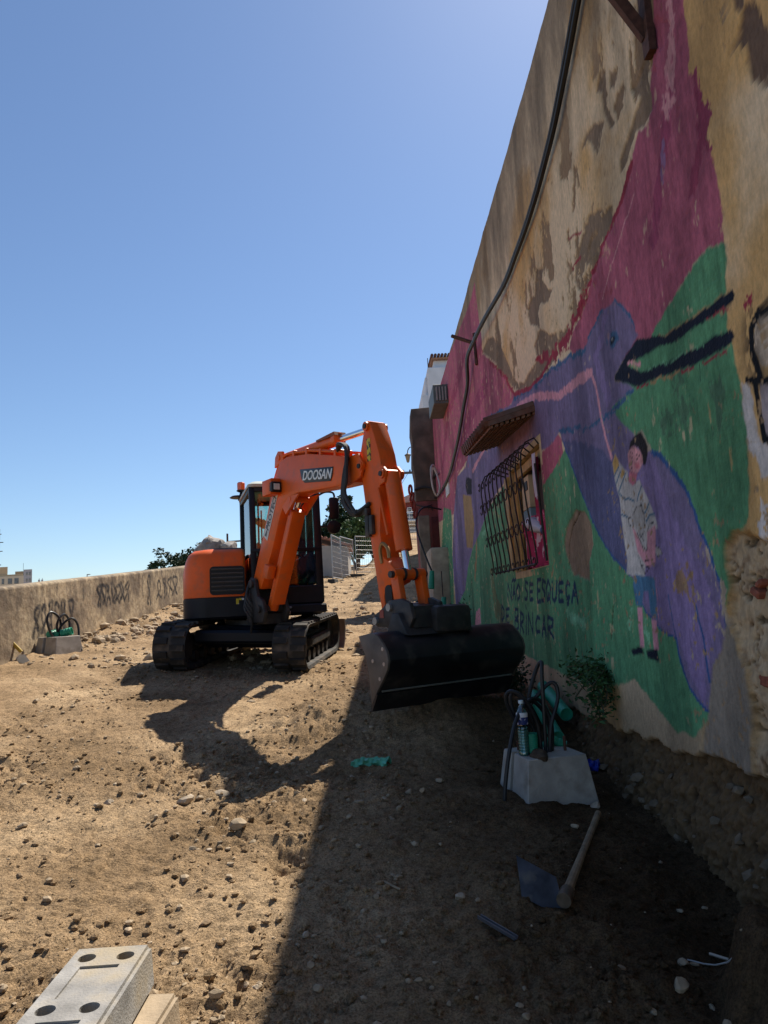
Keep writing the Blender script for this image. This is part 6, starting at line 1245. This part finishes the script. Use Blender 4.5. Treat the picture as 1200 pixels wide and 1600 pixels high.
MB().box((-142.6, -139.2), (290, 296), (-9, 22.8), SK2).build('front_wall', mat('bluegrey_far', (.30, .31, .36), .9), gt); MB().box((-146, -142.65), (290.3, 296), (-9, 22.2), SK2).build('side_wall', mat('brown_far', (.25, .2, .14), .9), gt)
for x in (-141.6, -140.4):
    for z in (20.4, 17.8, 15.2): MB().box((x, x + .6), (289.85, 289.97), (z, z + 1.3)).build('window', mat('pane_far', (.16, .18, .19)), gt)
MB().tube([(-143, 290.5, 22.5), (-143, 290.5, 25.5)], .06, 5).build('aerial', IRON, gt)
for x, lab in ((-139.7, 'right one of two small rooftop masts past the grey tower'), (-141.0, 'left one of two small rooftop masts past the grey tower')):
    tag(MB().tube([(x, 300, -9), (x, 300, 19.6)], .12, 5).box((x - .35, x + .35), (299.8, 300.2), (17.8, 19.0)).build('rooftop_mast', mat('mast_grey', (.3, .33, .37), .7)), lab, 'mast')
lp_ = empty('lamp_post', (-24.2, 60, -9), 'small distant lamp post over the parapet', 'street lamp')
MB().tube([(-24.2, 60, -9), (-24.2, 60, 4.05)], .035, 6).build('post', mat('mast_grey', (.3, .33, .37)), lp_); MB().box((-24.2, -23.95), (59.9, 60.1), (4.0, 4.06)).build('lamp_head', mat('mast_grey', (.3, .33, .37)), lp_)
tw = empty('aerial_mast', (-63.1, 120, -9), 'dark aerial mast cut off by the left edge of the view', 'mast')
MB().tube([(-63.2, 120, -9), (-63.2, 120, 16.5)], .10, 6).build('mast', IRON, tw)
for z, w_ in ((15.6, .35), (14.2, .7), (12.7, .6), (10.4, .4)): MB().box((-63.2, -63.2 + w_), (119.95, 120.05), (z - .05, z + .07)).build('aerial_arm', IRON, tw)

# ---------------------------------------------------------------- stones
STONE = mat('field_stone', (.34, .26, .17), .92, var=.3, vs=14, bump=.004, bs=60)
STONE2 = mat('pale_stone', (.40, .325, .24), .92, var=.25, vs=14, bump=.004, bs=60)
CLOD = mat('earth_clod', (.24, .165, .095), .95, var=.35, vs=25, bump=.006, bs=50)
LAB = {0: 'large tan angular stone alone in the sunlit dirt', 1: 'orange-brown stone at the tip of the boom shadow', 2: 'pale flat stone left of the orange-brown stone', 4: 'pale grey stone lying left of the hoe blade', 5: 'pale broken stone at the far end of the hoe handle', 6: 'big brown clod in the shaded foreground right of centre', 7: 'tall block-shaped grey stone at the lower right by the earth ledge', 10: 'big dark clod in the sunlit foreground right of the fence feet'}
STN = []
for i, (x, y_, s) in enumerate(ROCKS):
    m = CLOD if i in (6, 10, 11, 12) else (STONE2 if (i % 3 == 1 and x < -.3) or i in (4, 5, 2) else STONE)
    z = float(gh(np.array([x]), np.array([y_]))[0])
    b = blob((x, y_, z + s * .16), s * .56, 200 + i, 2, (1.15, .85, .62 if i != 7 else 1.1)); o = b.build('stone', m, None, (x, y_, z), smooth=18)
    STN.append((o, i, x, y_, m))
MARKS = (('hoe blade', .62, 3.35), ('concrete footing by the wall', 1.0, 4.5), ('mint green scrap', -.1, 5.2), ('stacked fence feet', -.75, 2.5), ('large tan stone', -.81, 4.1), ('metal strip', .42, 3.1), ('earth ledge', 1.25, 2.8), ('excavator tracks', -1.6, 8.3), ('bucket', .2, 6.2))
ORD = ('nearest', 'second nearest', 'third nearest', 'fourth nearest', 'fifth nearest', 'sixth nearest', 'seventh nearest', 'eighth nearest', 'ninth nearest', 'tenth nearest', 'eleventh nearest', 'twelfth nearest', 'thirteenth nearest', 'fourteenth nearest', 'fifteenth nearest')
near_ = {}
for o, i, x, y_, m in STN:
    if i not in LAB:
        k = min(MARKS, key=lambda q: math.hypot(q[1] - x, q[2] - y_)); near_.setdefault(k, []).append((math.hypot(k[1] - x, k[2] - y_), o, m))
    else: tag(o, LAB[i], 'stone', 'loose stones on the dirt')
for k, l in near_.items():
    l.sort(key=lambda q: q[0])
    for j, (d_, o, m) in enumerate(l): tag(o, 'small %s stone, %s to the %s' % ('brown' if m is CLOD else 'pale' if m is STONE2 else 'tan', ORD[j] if j < 15 else 'far out but closest', k[0]), 'stone', 'loose stones on the dirt')
def pebbles(name, n, seed, smin, smax, xr, yr, m, power=2.2, keep_r=1.):
    r = np.random.RandomState(seed); bm = bmesh.new(); bmesh.ops.create_icosphere(bm, subdivisions=1, radius=1)
    base = np.array([v.co[:] for v in bm.verts]); tri = np.array([[v.index for v in f.verts] for f in bm.faces]); bm.free()
    x = r.uniform(*xr, n); y = yr[0] + (yr[1] - yr[0]) * r.uniform(0, 1, n) ** power
    k = fbm(x, y, .7, 3, 21) + .25 * r.uniform(-1, 1, n); sel = (k > .47) & ((x < .15) | (r.uniform(0, 1, n) < keep_r)); x = x[sel]; y = y[sel]; n = len(x)
    s = smin + (smax - smin) * r.uniform(0, 1, n) ** 7; z = gh(x, y) + s * .25
    sc = np.stack([s * r.uniform(.8, 1.4, n), s * r.uniform(.7, 1.1, n), s * r.uniform(.5, .9, n)], -1)
    a = r.uniform(0, 6.28, n); ca, sa = np.cos(a)[:, None], np.sin(a)[:, None]
    v = base[None] * r.uniform(.72, 1.15, (n, len(base), 1)) * sc[:, None, :]
    vx = v[..., 0] * ca - v[..., 1] * sa + x[:, None]; vy = v[..., 0] * sa + v[..., 1] * ca + y[:, None]; vz = v[..., 2] + z[:, None]
    co = np.stack([vx, vy, vz], -1).reshape(-1, 3).astype(np.float32); fc = (tri[None] + (np.arange(n) * len(base))[:, None, None]).reshape(-1, 3)
    me = bpy.data.meshes.new(name); me.vertices.add(len(co)); me.vertices.foreach_set('co', co.ravel())
    me.loops.add(fc.size); me.loops.foreach_set('vertex_index', fc.ravel().astype(np.int32)); me.polygons.add(len(fc)); me.polygons.foreach_set('loop_start', np.arange(0, fc.size, 3, dtype=np.int32)); me.polygons.foreach_set('use_smooth', np.zeros(len(fc), bool)); me.update()
    o = link(name, me, m); return tag(o, kind='stuff')
o = pebbles('pebbles', 11000, 1, .0035, .024, (-3.2, 1.5), (1.6, 9.0), STONE, keep_r=.06); tag(o, 'small tan pebbles strewn over the dirt', 'pebbles')
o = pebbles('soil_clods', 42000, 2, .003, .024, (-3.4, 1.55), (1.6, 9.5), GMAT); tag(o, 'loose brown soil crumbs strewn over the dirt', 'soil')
o = pebbles('distant_rubble', 2600, 3, .02, .10, (-4.5, 1.2), (9, 34), STONE, 1.6); tag(o, 'rubble and stones scattered up the street beyond the excavator', 'rubble')
o = pebbles('spoil_rubble', 1800, 4, .015, .11, (-4.65, -3.5), (11, 20), STONE, 1.2); tag(o, 'pale broken rubble along the foot of the parapet', 'rubble')
for (pts_, rad, m, nm, lab) in (([(1.12, 2.92, -1.0), (1.2, 2.75, -1.16), (1.35, 2.62, -1.18), (1.6, 2.45, -1.12)], .003, mat('wire_grey', (.3, .29, .28), .6), 'loose_wire', 'thin pale wire looping over the earth ledge'), ([(1.24, 3.0, -.98), (1.33, 2.9, -1.0)], .006, mat('stick_pale', (.5, .42, .33), .8), 'stick', 'short pale stick on the earth ledge'), ([(-.03, 3.45, 0), (.0, 3.40, 0), (.04, 3.37, 0)], .006, mat('root_pale', (.3, .23, .15), .8), 'root', 'bent root fragment in the shaded dirt')):
    q = [Vector((p[0], p[1], float(gh(np.array([p[0]]), np.array([p[1]]))[0]) + .012)) for p in pts_]
    tag(MB().tube(smooth_path(q), rad, 5).build(nm, m), lab, nm.split('_')[-1])

# stones showing in the eroded foot of the mural wall
b = MB(); r = random.Random(77)
for i in range(150):
    yy = 2.6 + 6.2 * r.random() ** 1.6; bz = float(np.interp(yy, [p[0] for p in BASE[::-1]], [p[1] for p in BASE[::-1]])); zz = bz - .05 - r.random() ** .8 * .42; s_ = .012 + .05 * r.random() ** 2.5
    q = blob((WX + .03 - .10 * float(sstep(-.85, -1.3, zz)), yy, zz), s_, 600 + i, 1, (.9, 1.2, .7)); b.add(q.v, q.f)
fs = b.build('foundation_stones', mat('foundation_stone', (.15, .11, .07), .95, var=.45, vs=9, bump=.004, bs=60), house, smooth=15); fs['kind'] = 'stuff'
